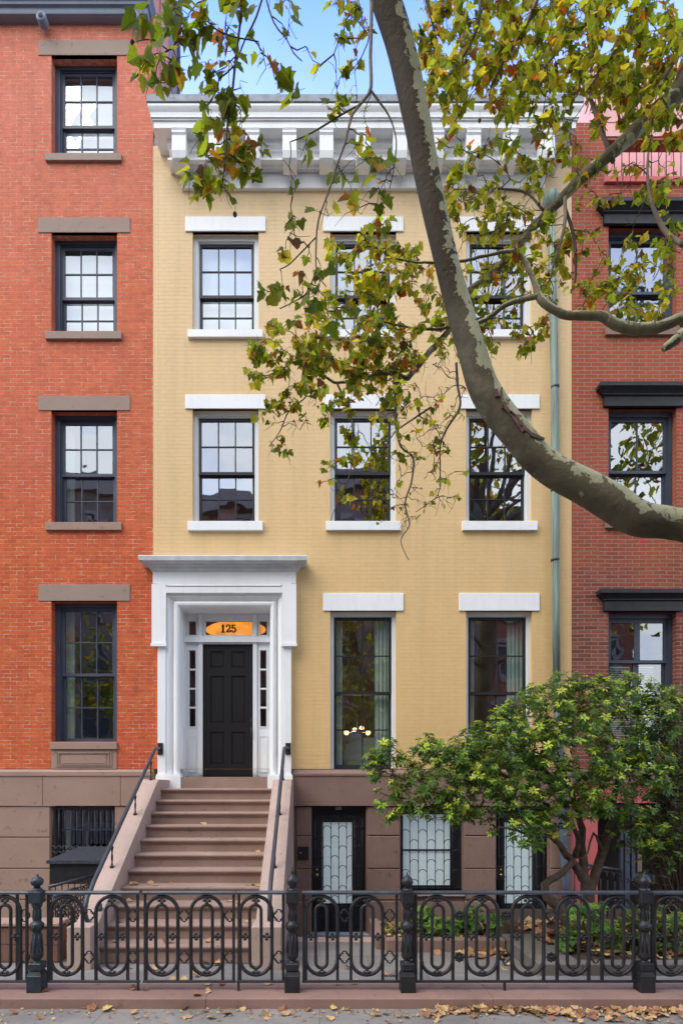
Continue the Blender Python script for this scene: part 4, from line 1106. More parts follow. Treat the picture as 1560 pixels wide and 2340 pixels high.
tree=thing('plane_tree',(4.8,3.1,.02),'mottled plane tree whose huge bent limb crosses in front of the yellow house','tree')
# trunk (stands on the sidewalk outside the frame) and the great limb
tr=[(4.95,3.0,-.05),(4.90,3.02,.5),(4.82,3.05,1.8),(4.78,3.1,3.0),(4.85,3.2,5.2),(5.0,3.3,7.5),(4.8,3.2,9.6),(4.2,2.4,12.2)]
P,r_=catmull(tr,[.48,.40,.35,.33,.27,.24,.19,.10],.1)
lim=[(1560,1201,4.5,72),(1460,1186,4.5,80),(1400,1150,4.5,85),(1345,1118,4.5,80),(1250,1066,4.5,71),(1186,1000,4.5,69),(1111,900,4.5,69),(1077,800,4.5,67),(1047,700,4.5,62),(1020,600,4.45,57),(981,430,4.4,57),(955,290,4.35,63),(917,115,4.3,67),(882,0,4.25,71),(850,-110,4.2,72),(840,-300,4.15,70),(880,-520,4.1,60)]
lp,lr=pxpts(lim)
lp=[Vector((4.80,3.12,2.9)),Vector((4.45,3.5,3.1)),Vector((3.6,4.2,3.62))]+lp; lr=[.22,.18,.15]+lr
LP,LR=catmull(lp,[q*.94 for q in lr],.05)
def barktube(name,P,rr,seg,flake=1.0,par=None,mat=None):
    m=MB(); rr=[q*(1+.018*math.sin(i*.17)+.008*math.sin(i*.43+1)) for i,q in enumerate(rr)]
    m.tube(P,rr,seg)
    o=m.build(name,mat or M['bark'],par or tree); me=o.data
    a=me.attributes.new('tint','FLOAT_COLOR','POINT'); vals=[]
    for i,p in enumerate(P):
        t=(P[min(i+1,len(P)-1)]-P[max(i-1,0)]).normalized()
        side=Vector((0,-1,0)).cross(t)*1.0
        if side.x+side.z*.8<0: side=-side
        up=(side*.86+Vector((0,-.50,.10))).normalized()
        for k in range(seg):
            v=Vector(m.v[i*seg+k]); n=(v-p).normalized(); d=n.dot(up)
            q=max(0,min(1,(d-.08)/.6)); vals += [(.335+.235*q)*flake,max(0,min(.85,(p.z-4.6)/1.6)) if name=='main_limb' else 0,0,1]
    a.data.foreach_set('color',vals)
    return o
barktube('trunk',P,r_,24,.8)
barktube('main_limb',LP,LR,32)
b2=[(1640,60,5.55,44),(1560,197,5.6,42),(1500,250,5.6,38),(1430,318,5.6,35),(1370,372,5.6,30),(1325,408,5.6,28),(1275,462,5.65,24),(1205,532,5.7,20),(1160,588,5.75,19),(1112,636,5.8,18),(1065,672,5.8,17),(1030,748,5.85,15),(985,800,5.9,15),(940,853,5.9,14),(925,864,5.9,14),(900,852,5.9,10),(850,858,5.9,9),(790,872,5.9,8),(762,873,5.9,7),(720,845,5.9,5),(683,815,5.9,3)]
b3=[(1640,705,5.3,25),(1560,725,5.35,23),(1500,748,5.4,24),(1440,751,5.4,25),(1400,738,5.4,22),(1370,721,5.4,21),(1316,722,5.4,19),(1270,711,5.4,17),(1235,684,5.4,18),(1218,640,5.45,12),(1200,600,5.5,11),(1175,573,5.5,9),(1130,580,5.55,7),(1050,597,5.6,6),(960,600,5.6,5),(905,590,5.6,4),(850,560,5.6,3)]
b4=[(1232,676,5.4,12),(1200,682,5.45,11),(1160,694,5.5,10),(1120,722,5.55,10),(1090,737,5.6,9),(1040,745,5.7,7),(980,752,5.8,6),(900,742,5.8,4),(830,720,5.8,3)]
stub=[(1640,735,5.0,25),(1570,757,5.0,24),(1540,780,5.0,22),(1515,796,5.0,15)]
SK=[]   # skeleton points for twigs
def branch(L_,name='branch',root=None,mat=None,rooted=None):
    p,r=pxpts(L_)
    if rooted is not None: p=[Vector(rooted)]+p; r=[r[0]*1.25]+r
    p,r=catmull(p,r,.05)
    m=MB(); m.tube(p,r,10 if r[0]>.02 else 6); m.build(name,mat or M['branch'],tree)
    for a in p: SK.append(a)
    return p
def bbranch(L_,rooted=None,flake=.9):
    p,r=pxpts(L_)
    if rooted is not None: p=[Vector(rooted)]+p; r=[r[0]*1.25]+r
    p,r=catmull(p,r,.04); p=[q+rv(.0025) for q in p]
    r=[q*(1+.05*math.sin(i*.31)*math.sin(i*.113+1)) for i,q in enumerate(r)]
    barktube('branch',p,r,14,flake)
    for a in p: SK.append(a)
bbranch([(a,b_,c,w*.86) for a,b_,c,w in b2],(5.0,3.35,9.3),.93); bbranch(b3,(4.85,3.25,6.1),.99); bbranch(b4,None,.96); bbranch(stub,(4.85,3.2,5.6),1.1)
thin=[
 [(848,-60,4.0,9),(848,60,4.0,8),(846,130,4.0,8),(847,200,4.0,8),(832,228,4.0,7),(805,262,4.0,6),(787,330,4.0,5.5),(770,377,4.0,5),(750,440,4.0,4.5),(727,505,4.0,4),(722,567,4.0,4),(724,623,4.0,3),(745,655,4.0,2.5)],
 [(846,205,4.0,6),(868,235,4.0,5),(890,268,4.0,4),(905,320,4.0,3),(900,380,4.0,3),(890,430,4.0,2)],
 [(820,240,4.0,4),(780,262,4.0,4),(745,284,4.0,4),(700,310,4.0,3),(663,324,4.0,2)],
 [(556,-60,3.8,7),(550,40,3.8,6),(540,120,3.8,5.5),(532,200,3.8,6),(524,250,3.8,6),(518,310,3.8,5),(515,370,3.8,4),(505,430,3.8,2.5)],
 [(610,-40,3.9,5),(585,40,3.9,5),(560,90,3.9,4),(535,150,3.9,3.5),(500,180,3.9,3)],
 [(480,-60,3.8,5),(470,0,3.8,5),(455,35,3.8,4.5),(430,70,3.8,4),(400,100,3.8,3.5),(385,115,3.8,3),(350,90,3.8,2.5),(310,95,3.8,2)],
 [(470,20,3.8,4),(480,55,3.8,3.5),(520,80,3.8,3),(590,95,3.8,2.5)],
 [(600,-30,4.3,4),(625,50,4.3,4),(655,90,4.3,3),(670,120,4.3,3),(690,140,4.3,2)],
 [(724,540,4.0,3),(690,575,4.1,3),(660,605,4.2,2.5),(640,615,4.2,2)],
 [(722,620,4.0,3),(700,670,4.2,3),(670,690,4.4,3),(640,705,4.6,3)],
 [(900,870,5.9,7),(905,920,5.8,6),(903,960,5.7,6),(915,1020,5.6,5),(943,1045,5.6,5),(940,1100,5.5,4),(925,1150,5.5,3.5),(935,1200,5.5,2.5),(915,1235,5.5,2),(933,1280,5.5,1.6)],
 [(1042,830,5.8,6),(1045,880,5.7,6),(1050,930,5.6,5.5),(1020,980,5.6,5),(1005,1020,5.6,4),(1005,1070,5.6,3),(1000,1130,5.6,2),(950,1170,5.6,1.6)],
 [(770,876,5.9,5),(790,920,5.8,5),(803,955,5.7,4),(805,1010,5.6,3.5),(800,1080,5.5,3),(770,1150,5.5,2),(755,1190,5.5,1.5)],
 [(985,930,5.9,5),(940,960,5.8,4),(900,990,5.7,3),(870,1040,5.7,2.5)],
 [(695,830,5.9,4),(690,880,5.8,4),(700,905,5.8,3),(660,940,5.8,3),(640,985,5.8,2.5),(615,1020,5.7,1.6)],
 [(1290,450,5.6,9),(1288,520,5.5,8),(1265,600,5.5,6),(1255,640,5.5,4)],
 [(1290,475,5.6,8),(1310,540,5.6,8),(1315,620,5.6,6),(1310,660,5.6,4)],
 [(1560,560,5.2,12),(1520,530,5.3,11),(1490,470,5.3,8),(1478,400,5.3,6),(1480,350,5.3,5)],
 [(1400,370,5.6,10),(1360,260,5.6,9),(1350,200,5.6,8),(1400,120,5.7,8),(1425,110,5.7,8),(1440,60,5.7,7)],
 [(1240,480,5.6,6),(1200,440,5.7,5),(1130,430,5.8,4)],
 [(1450,240,5.6,12),(1470,200,5.6,10),(1510,185,5.6,9),(1560,100,5.6,9)],
 [(1100,-60,5.5,10),(1090,60,5.6,7),(1050,140,5.7,6),(1000,200,5.8,5),(960,240,5.8,3)],
 [(1250,-60,5.5,11),(1200,60,5.6,8),(1150,140,5.7,7),(1120,200,5.8,5)],
 [(1480,-60,5.4,14),(1400,0,5.5,11),(1330,60,5.6,9),(1280,110,5.7,7),(1230,170,5.7,5)],
 [(960,-60,5.4,9),(985,40,5.5,7),(1000,110,5.6,5)],
]
for L_ in thin: branch(L_,'branch',mat=M['twig'] if L_[0][3]<9 else M['branch'])
# twigs grow from the nearest branch to each leaf spray
REG=[ # cx,cy,rx,ry,n,d0,d1,leaf size,leaves per spray,palette
 (385,105,95,95,20,3.6,3.9,.145,5,'dark'),(470,25,90,45,11,3.7,3.9,.15,3,'dark'),(530,150,80,90,12,3.7,4.0,.13,3,'dark'),(520,300,75,110,22,3.7,4.0,.13,4,'dark'),(500,400,75,70,18,3.7,4.0,.13,4,'mid'),
 (668,160,35,60,4,4.0,4.3,.17,3,'dark'),(650,30,90,50,6,4.1,4.4,.14,2,'dark'),(690,240,70,60,1,4.1,4.3,.13,2,'dark'),(760,310,80,110,10,3.9,4.2,.12,3,'dark'),(800,140,70,140,16,4.3,4.7,.10,5,'light'),(800,30,60,50,10,4.3,4.7,.10,4,'mid'),
 (850,430,70,75,14,3.9,4.3,.14,3,'dark'),(700,480,60,120,9,3.9,4.2,.13,2,'dark'),(670,650,80,80,12,4.0,4.6,.13,3,'dark'),(740,690,70,80,10,4.0,4.6,.13,3,'dark'),
 (660,830,95,100,48,5.5,6.0,.115,6,'mid'),(780,760,110,100,60,5.4,6.1,.115,7,'light'),(850,590,110,90,52,5.4,6.1,.115,7,'light'),(930,720,90,130,60,5.5,6.1,.115,6,'light'),(830,860,130,80,45,5.5,6.1,.11,6,'mid'),
 (650,930,60,110,14,5.5,5.9,.11,5,'dark'),(820,960,90,110,26,5.4,5.9,.11,5,'mid'),(780,1080,50,80,10,5.3,5.7,.10,5,'mid'),(950,970,90,110,22,5.4,5.9,.10,4,'mid'),(980,1080,90,90,14,5.4,5.7,.075,3,'mid'),(930,1150,80,90,9,5.4,5.7,.06,2,'dark'),
 (1050,80,130,110,75,5.4,6.6,.125,7,'light'),(1230,90,150,120,100,5.4,6.8,.13,7,'light'),(1440,90,150,130,105,5.2,6.6,.135,7,'light'),(1100,190,130,70,45,5.4,6.6,.125,6,'light'),(1290,230,150,90,60,5.4,6.5,.12,6,'mid'),
 (1480,250,110,100,42,5.2,6.4,.12,6,'mid'),(1010,310,75,80,11,5.0,6.0,.12,5,'mid'),(1130,330,80,70,9,5.4,6.0,.12,4,'dark'),(1250,370,110,80,34,5.4,6.3,.11,5,'mid'),(1120,480,110,70,34,5.4,6.2,.11,5,'mid'),(1080,430,60,50,12,5.0,5.8,.12,4,'light'),
 (1200,560,110,90,40,5.4,6.2,.105,6,'mid'),(1120,650,90,90,30,5.5,6.2,.105,6,'mid'),(1330,600,70,110,26,5.4,6.2,.10,5,'mid'),(1480,520,90,120,24,5.2,6.0,.12,5,'light'),(1450,660,110,60,28,5.2,6.0,.11,6,'light'),(1480,400,90,80,16,5.2,6.0,.115,4,'mid'),
 (1180,760,110,40,16,5.3,5.8,.11,4,'mid'),(1080,800,60,60,14,5.5,6.0,.11,4,'mid'),(1250,650,60,60,12,5.4,6.0,.10,4,'mid'),(1340,420,60,60,12,5.4,6.0,.11,4,'mid')]
REG += [(960,920,110,130,60,5.4,6.0,.08,0,'mid'),(940,1090,100,120,45,5.4,5.8,.07,0,'mid'),(880,800,140,80,50,5.4,6.1,.08,0,'mid'),(1100,560,150,120,50,5.4,6.2,.08,0,'mid'),(720,900,110,90,22,5.5,5.9,.08,0,'dark')]
random.seed(5)
goals=[]
for (cx,cy,rx,ry,n,d0,d1,ls,nl,pal) in REG:
    if d0>=4.9: ls*=.67; n=int(n*(1.1 if cy<270 else .92)); nl*=.95
    else: n=int(n*.78); ls*=.68
    for _ in range(n):
        while True:
            a,b_=random.uniform(-1,1),random.uniform(-1,1)
            if a*a+b_*b_<1: break
        goals.append((at(cx+a*rx,cy+b_*ry,random.uniform(d0,d1)),ls,nl,pal))
# balls
sk=np.array([tuple(p) for p in SK])
ds=[float(np.min(((sk-np.array(tuple(g[0])))**2).sum(1))) for g in goals]
order=sorted(range(len(goals)),key=lambda i: ds[i])
tw=MB(); lf=MB(); nodes=[tuple(p) for p in SK]; arr=np.array(nodes)
extra=[]
for gi in order:
    g,ls,nl,pal=goals[gi]
    ga=np.array(tuple(g))
    dif=arr-ga
    cost=(dif**2).sum(1)+np.where(dif[:,2]<0,.25,0)*0.4
    if extra:
        ea=np.array(extra); de=ea-ga; ce=(de**2).sum(1)*1.25
        j=int(np.argmin(ce)); 
    i=int(np.argmin(cost))
    if extra and ce[j]<cost[i]: s=Vector(extra[j])
    else: s=Vector(nodes[i])
    v=g-s; l=v.length
    if l<.02: continue
    mid=s+v*.5+Vector((0,0,.10*l))+rv(.07*l)
    q1=s+v*.25+Vector((0,0,.06*l))+rv(.04*l); q3=s+v*.78+Vector((0,0,.05*l))+rv(.05*l)
    P_=[s,q1,mid,q3,g]; r0=.0032+.0034*min(1,l)
    tw.tube(P_,[r0*1.3,r0,r0*.85,r0*.7,r0*.5],4,caps=False)
    extra += [tuple(q1),tuple(mid),tuple(q3),tuple(g)]
    for _ in range(2):
        b0=mid.lerp(g,random.random()); e0=b0+Vector((random.gauss(0,.05),random.gauss(0,.04),random.gauss(-.04,.05)))
        tw.tube([b0,b0.lerp(e0,.5)+rv(.012),e0],[.0026,.002,.0012],3,caps=False)
    nn=max(1,int(random.gauss(nl,1))) if nl else (random.random()<.3)
    for k in range(nn):
        f=random.uniform(.35,1.08) if k else 1.0
        b_=q3.lerp(g,(f-.6)/.4) if f>.6 else mid.lerp(q3,max(0,(f-.35)/.25))
        pet=Vector((random.gauss(0,.55),random.gauss(0,.55),random.uniform(-.9,.35)))
        pet.normalize(); pl=ls*random.uniform(.25,.6)
        e=b_+pet*pl
        tw.tube([b_,e],[.0016,.0011],3,caps=False)
        tip=Vector((pet.x*.8+random.gauss(0,.35),pet.y*.6+random.gauss(0,.35),-.55+random.gauss(0,.45)))
        nor=Vector((random.gauss(0,.55),-.8+random.gauss(0,.5),.45+random.gauss(0,.4)))
        sz=ls*random.uniform(.55,1.15)
        c=pick(pal)
        dry=c[0]>c[1]*1.6 and random.random()<.5
        leaf(lf,e,tip,nor,sz*(.8 if dry else 1),c,fold=random.uniform(.1,.9 if dry else .5),curl=random.uniform(-.5,.15),lo=ls<.125)
tw.build('twigs',M['twig'],tree)
lf.build('leaves',M['leaf'],tree)
print('leaves',len(lf.f)//2)
# seed balls hanging on threads
for px,py,d in ((500,225,3.9),(537,490,3.9),(303,97,3.7),(497,88,3.9),(1095,275,5.2),(1092,355,5.2),(1230,466,5.4),(1160,490,5.4)):
    p=at(px,py,d); m=MB(); m.ball(p,.014 if d<4.5 else .016,10,(1,1,1.2)); m.tube([p+Vector((0,0,.015)),p+Vector((.004,0,.07)),p+Vector((0,0,.11))],.0012,4); m.build('seed_ball',M['twig'],tree)
# loose bark shards on the limb
m=MB()
for pts,w in (([(1148,932),(1144,905),(1146,884)],6),([(1135,905),(1133,888)],10),([(1150,925),(1172,950),(1195,985)],9),([(1190,970),(1215,992),(1243,1003)],9),([(1165,940),(1185,955)],7)):
    P_=[at(a,b_,4.38) for a,b_ in pts]
    for a,b_ in zip(P_[:-1],P_[1:]):
        t=(b_-a).normalized(); n=t.cross(Vector((0,1,0)))*w*4.38/FPX/2
        k=len(m.v); m.v+=[tuple(a-n),tuple(a+n),tuple(b_+n*.6),tuple(b_-n*.6)]+[tuple(q+Vector((.004,.012,0))) for q in (a-n,a+n,b_+n*.6,b_-n*.6)]
        for f in ((0,1,2,3),(7,6,5,4),(0,4,5,1),(1,5,6,2),(2,6,7,3),(3,7,4,0)): m.face([k+i for i in f])
m.build('bark_shards',simple('peeling_bark',(.12,.07,.055),.8,.3,20,80,.002),tree)
# upper crown over the sidewalk and the street, above and behind the camera (it shows in the window panes)
random.seed(9)
up=MB(); upt=MB()
cents=[(4.6,2.2,11.6,1.9),(6.6,3.0,12.2,2.0),(3.2,1.2,11.0,1.6),(2.0,2.4,9.6,1.1),(6.0,.6,10.2,1.8),(8.2,2.0,10.5,1.8),(5.0,-1.4,12.2,2.0),(7.6,-.8,13,1.8),(2.2,0,13,1.5),(6.4,2.8,8.4,1.2),(9.2,3.2,8.2,1.4),(3.2,2.6,8.2,.8),(8.0,2.6,6.2,1.1),(1.4,1.4,8.4,.6),(5.2,2.6,16.6,1.9),(2.2,2.8,15.6,1.3),(7.4,2.4,15.2,1.9),(9.8,3.0,16.8,2.0),(9.6,3.2,11.4,1.7),(5.5,3.2,14.0,1.5),(3.4,3.0,17.6,1.3),(10.5,3.4,13.8,1.7),(3.9,2.8,13.2,1.3),(1.9,3.0,11.6,1.0)]
for (x,y,z,r) in cents:
    s=Vector((4.7,3.1,min(9.4,z-.8))); c=Vector((x,y,z)); upt.tube([s,s.lerp(c,.5)+Vector((0,0,.4)),c],[.09,.06,.03],6)
    for k in range(int(16*r)):
        d=rv(.5)*r; g=c+d
        if g.y>3.4 and g.z<8.2: continue
        if g.y>0 and g.z<2+1.40*g.y+.6 and abs(g.x)<.7*g.y+.5: continue
        upt.tube([c+d*.15,c+d*.6+rv(.08),g],[.015,.009,.004],4,caps=False)
        for q in range(11):
            p=g+rv(.20); leaf(up,p,Vector((random.gauss(0,.6),random.gauss(0,.6),-.7)),Vector((random.gauss(0,.6),random.gauss(0,.6),.7)),random.uniform(.12,.21),pick('mid'),lo=True)
upt.build('upper_branches',M['branch'],tree); up.build('upper_leaves',M['leaf'],tree)

# ================================================================ evergreen shrub in the raised bed
random.seed(21)
sh=thing('evergreen_shrub',(3.05,7.2,.12),'large spreading evergreen shrub with dark glossy leaves and yellow green tips in the raised bed','shrub')
stems=[
 [(1322,2150,7.25,34),(1308,2120,7.25,32),(1290,2095,7.25,30),(1272,2070,7.25,26),(1250,2050,7.2,22),(1243,2022,7.2,18),(1271,2003,7.2,16),(1300,1978,7.2,15),(1312,1962,7.2,14)],
 [(1345,2150,7.35,30),(1345,2080,7.35,28),(1340,2026,7.35,26),(1320,1990,7.3,20),(1300,1962,7.3,17),(1283,1938,7.2,14),(1250,1905,7.1,12),(1200,1880,7.0,10),(1150,1860,7.0,9),(1100,1850,6.9,8),(1040,1830,6.9,7),(960,1800,6.9,5),(900,1770,6.9,4)],
 [(1340,2020,7.35,22),(1331,1985,7.35,20),(1327,1930,7.4,19),(1326,1880,7.5,15),(1300,1800,7.5,12),(1270,1720,7.6,9),(1250,1640,7.6,6)],
 [(1345,2040,7.35,22),(1360,1995,7.35,22),(1375,1950,7.35,21),(1388,1910,7.4,19),(1400,1840,7.5,14),(1410,1760,7.6,10),(1390,1660,7.6,7),(1350,1600,7.6,5)],
 [(1283,1940,7.2,9),(1262,1915,7.1,8),(1218,1910,7.0,7),(1180,1898,6.9,6),(1140,1890,6.8,5)],
 [(1312,1960,7.3,14),(1320,1920,7.3,12),(1300,1880,7.2,10),(1250,1840,7.1,8),(1180,1790,7.0,7),(1100,1740,7.0,6),(1030,1710,7.0,4)],
 [(1388,1908,7.4,16),(1440,1885,7.4,13),(1500,1860,7.5,10),(1560,1840,7.6,8)],
 [(1405,1800,7.5,10),(1460,1730,7.6,8),(1520,1660,7.7,6)],
 [(1300,1800,7.5,9),(1240,1760,7.4,8),(1160,1690,7.4,6),(1120,1650,7.4,4)],
 [(1378,1950,7.35,7),(1366,1925,7.2,6),(1356,1905,7.2,5),(1340,1950,7.1,4),(1320,1962,7.1,3)],
]
nod=[]
for L_ in stems:
    p,r=pxpts(L_); p,r=catmull(p,r,.06); m=MB()
    p2=[q+rv(.006) for q in p]; m.tube(p2,r,9); m.build('stem',M['shrubbark'],sh); nod+=[tuple(q) for q in p]
SR_=[ # cx,cy,rx,ry,n,d0,d1
 (885,1745,58,55,34,6.8,7.3),(870,1720,30,30,12,6.8,7.2),(940,1820,90,40,30,6.8,7.3),(1000,1710,60,35,28,6.8,7.5),(1040,1780,110,60,90,6.7,7.6),(1010,1850,80,30,16,6.7,7.2),
 (1150,1720,120,80,150,6.7,8.0),(1130,1820,110,55,60,6.6,7.6),(1250,1640,110,75,120,6.9,8.2),(1240,1590,50,30,26,7.2,8.0),(1300,1730,130,90,160,6.7,8.3),(1370,1600,110,50,80,7.2,8.3),(1440,1660,110,90,120,6.9,8.3),(1260,1830,130,50,60,6.6,7.8),
 (1430,1790,110,80,110,6.7,8.2),(1180,1890,80,22,14,6.5,7.0),(1230,1920,40,16,8,6.5,7.0),(895,1865,22,14,5,6.8,7.1),(1160,1640,40,30,12,7.1,7.8),(1500,1880,70,40,24,7.0,8.0),(1350,1840,60,30,14,6.7,7.6),(1200,1560,40,12,0,7,8),(1420,1560,70,22,22,7.4,8.2),(1300,1555,50,18,18,7.4,8.2),(1500,1640,60,70,60,7.2,8.1),(1500,1760,60,70,60,7.0,8.0),(1510,1590,50,25,26,7.3,8.1),(1470,1900,80,45,34,6.9,7.9),(1520,1950,50,40,18,7.0,7.8),(1250,1870,70,30,16,6.6,7.4),(1060,1870,50,22,8,6.7,7.1),(1000,1760,60,70,26,6.7,7.4)]
goals=[]
for (cx,cy,rx,ry,n,d0,d1) in SR_:
    for _ in range(int(n*1.45)):
        while True:
            a,b_=random.uniform(-1,1),random.uniform(-1,1)
            if a*a+b_*b_<1: break
        goals.append((at(cx+a*rx,cy+b_*ry,random.uniform(d0,d1)),b_))
arr=np.array(nod); ex=[]
dd=[float(np.min(((arr-np.array(tuple(g[0])))**2).sum(1))) for g in goals]
tw=MB(); lf=MB()
def whorl(lf,g,axis,sz,n,c,droop=.35,wd=.17):
    axis=axis.normalized(); a0=random.random()*6.28; u=axis.orthogonal().normalized(); w=axis.cross(u)
    for k in range(n):
        a=a0+2*math.pi*k/n+random.gauss(0,.2)
        o=u*math.cos(a)+w*math.sin(a)
        d=(o+axis*random.uniform(.1,.7)-Vector((0,0,droop*random.uniform(.3,1.2)))).normalized()
        s=sz*random.uniform(.7,1.15); nn=(axis+Vector((0,-.2,.3))).normalized()
        x=d.cross(nn).normalized(); nn=x.cross(d)
        f=random.uniform(.75,1.25); cc=tuple(min(1,v*f) for v in c)
        b=len(lf.v); W=wd*s
        pts=[g+d*.008, g+d*s*.3+x*W*.7+nn*W*.25, g+d*s*.62+x*W+nn*W*.2-Vector((0,0,s*.03)), g+d*s-Vector((0,0,s*.12)), g+d*s*.62-x*W+nn*W*.2-Vector((0,0,s*.03)), g+d*s*.3-x*W*.7+nn*W*.25, g+d*s*.55-Vector((0,0,s*.02))]
        lf.v += [tuple(q) for q in pts]; lf.c=cc
        lf.face((b,b+1,b+2,b+6),True); lf.face((b+6,b+2,b+3),True); lf.face((b,b+6,b+4,b+5),True); lf.face((b+6,b+3,b+4),True); lf.c=None
DK=[(.08,.16,.035),(.10,.20,.04),(.15,.24,.045),(.085,.17,.045),(.20,.29,.05)]
NW=[(.50,.60,.06),(.60,.66,.08),(.36,.52,.06),(.62,.62,.10)]
RD=[(.30,.10,.07),(.35,.16,.08)]
for gi in sorted(range(len(goals)),key=lambda i: dd[i]):
    g,b_=goals[gi]; ga=np.array(tuple(g))
    A=arr if not ex else np.vstack([arr,np.array(ex)])
    i=int(np.argmin(((A-ga)**2).sum(1))); s=Vector(A[i]); v=g-s; l=v.length
    if l<.03: continue
    mid=s+v*.5-Vector((0,0,.08*l))+rv(.05*l)
    tw.tube([s,mid,g],[.004+.004*l,.004,.0028],5,caps=False); ex+=[tuple(mid),tuple(g)]
    ax=(v.normalized()*.5+Vector((0,-.25,.8))+rv(.25))
    r=random.random(); top=b_<-.1 or random.random()<.3
    c=random.choice(DK)
    whorl(lf,g,ax,random.uniform(.06,.105),random.randint(8,12),c,droop=random.uniform(.1,.6),wd=random.uniform(.12,.18))
    if r<.55: whorl(lf,g-ax.normalized()*.05,ax+rv(.3),random.uniform(.07,.11),7,random.choice(DK),wd=.15)
    if top and r<.72: whorl(lf,g+ax.normalized()*.025,ax,random.uniform(.045,.08),9,random.choice(NW),droop=.5,wd=.16)
    elif r>.975: whorl(lf,g+ax.normalized()*.02,ax,.05,7,random.choice(RD))
tw.build('twigs',M['shrubbark'],sh); lf.build('foliage',M['shrubleaf'],sh)

def bush(name,label,cat,regs,base,size,pal,n,group=None,wd=.2,drp=.3,stemn=6):
    t=thing(name,tuple(base),label,cat,group); lf=MB(); tw=MB()
    for (cx,cy,rx,ry,d0,d1,k) in regs:
        for _ in range(k):
            while True:
                a,b_=random.uniform(-1,1),random.uniform(-1,1)
                if a*a+b_*b_<1: break
            g=at(cx+a*rx,cy+b_*ry,random.uniform(d0,d1))
            if g.z<base[2]+.03: continue
            if random.random()<.5: tw.tube([Vector(base)+rv(.05),Vector(base).lerp(g,.6)+rv(.05),g],[.006,.004,.002],4,caps=False)
            whorl(lf,g,Vector((random.gauss(0,.4),-.3+random.gauss(0,.3),.8)),size*random.uniform(.7,1.2),n,random.choice(pal),droop=drp,wd=wd)
    tw.build('stems',M['shrubbark'],t); lf.build('foliage',M['shrubleaf'],t); return t
PAL2=[(.15,.20,.08),(.12,.17,.07),(.20,.25,.09),(.10,.15,.06),(.25,.25,.12)]
random.seed(33)
bush('yew_shrub','fine leaved grey green shrub behind the right end of the railings','shrub',[(1540,1660,60,90,7.2,8.0,260),(1555,1760,45,90,7.1,7.9,260),(1530,1900,60,90,7.0,7.8,260),(1630,1750,70,180,7.0,8.0,320),(1480,1990,50,60,7.2,7.9,60),(1560,1600,40,40,7.4,8,80)],(4.6,7.5,.12),.055,PAL2,7,wd=.15)
PAL3=[(.09,.14,.03),(.14,.19,.035),(.05,.09,.022),(.24,.27,.05),(.035,.065,.02)]
bush('low_bush','mottled low leafy bush behind the post at the right end','bush',[(1440,2170,75,75,6.6,7.1,260),(1540,2170,60,80,6.5,7.0,300),(1490,2100,80,30,6.7,7.1,120)],(3.75,6.9,.12),.06,PAL3,7,wd=.22)
PAL4=[(.10,.26,.04),(.16,.34,.05),(.07,.18,.03),(.24,.42,.06)]
bush('leafy_plant','bright green feathery young plant at the foot of the big shrub trunk','plant',[(1318,2090,22,20,6.7,6.9,26),(1362,2082,18,22,6.7,6.9,24),(1368,2130,22,50,6.7,6.9,44),(1395,2125,14,12,6.6,6.8,14)],(3.12,6.8,.12),.075,PAL4,8,wd=.11,drp=.2)
bush('dark_plant','dark broad leaved plant low beside the shrub trunk','plant',[(1290,2150,22,16,6.6,6.9,12),(1310,2130,16,20,6.7,6.9,8),(1400,2165,20,20,6.7,7,10)],(2.85,6.8,.12),.11,DK,6,wd=.3)
# fern bed plants
PALF=[(.11,.24,.04),(.16,.30,.05),(.08,.19,.035),(.24,.36,.06),(.07,.14,.035)]
for (px,py,r1,r2,n,lab) in ((962,2105,26,34,20,'green leafy plant at the left end of the fern bed against the window apron'),(1020,2120,30,28,18,'low bright green plant in the middle of the fern bed'),(1068,2100,28,40,24,'tall green leafy plant in the fern bed below the window sill'),(905,2120,22,14,7,'thin yellowing grass tuft on the bed corner nearest the numbered door'),(1125,2110,14,16,7,'small green sprout beside the right basement door')):
    d=8.0; g=at(px,py,d); base=(g.x,d,.035 if px<1110 else -.3)
    t=thing('bed_plant',base,lab,'plant','plants in the fern bed'); lf=MB(); tw=MB()
    for k in range(n):
        e=at(px+random.uniform(-r1,r1),py+random.uniform(-r2,r2*.6),d+random.uniform(-.3,.25))
        if e.z<.06: e.z=.06+random.random()*.1
        b0=Vector(base)+Vector((random.uniform(-.06,.06),0,0)); tw.tube([b0,b0.lerp(e,.5)+Vector((0,0,.06)),e],[.004,.003,.002],4,caps=False)
        for q in range(5):
            c=random.choice(PALF if px!=905 else [(.45,.42,.12),(.25,.32,.08)])
            p=b0.lerp(e,random.uniform(.5,1.05))+rv(.03)
            leaf(lf,p,Vector((random.gauss(0,.8),-.5+random.gauss(0,.4),random.gauss(-.1,.4))),Vector((random.gauss(0,.3),-.5,.8)),random.uniform(.07,.14),c,lo=True,sx=.75 if px!=905 else .2)
    tw.build('stems',M['shrubleaf'],t); tw.c=None; lf.build('foliage',M['shrubleaf'],t)

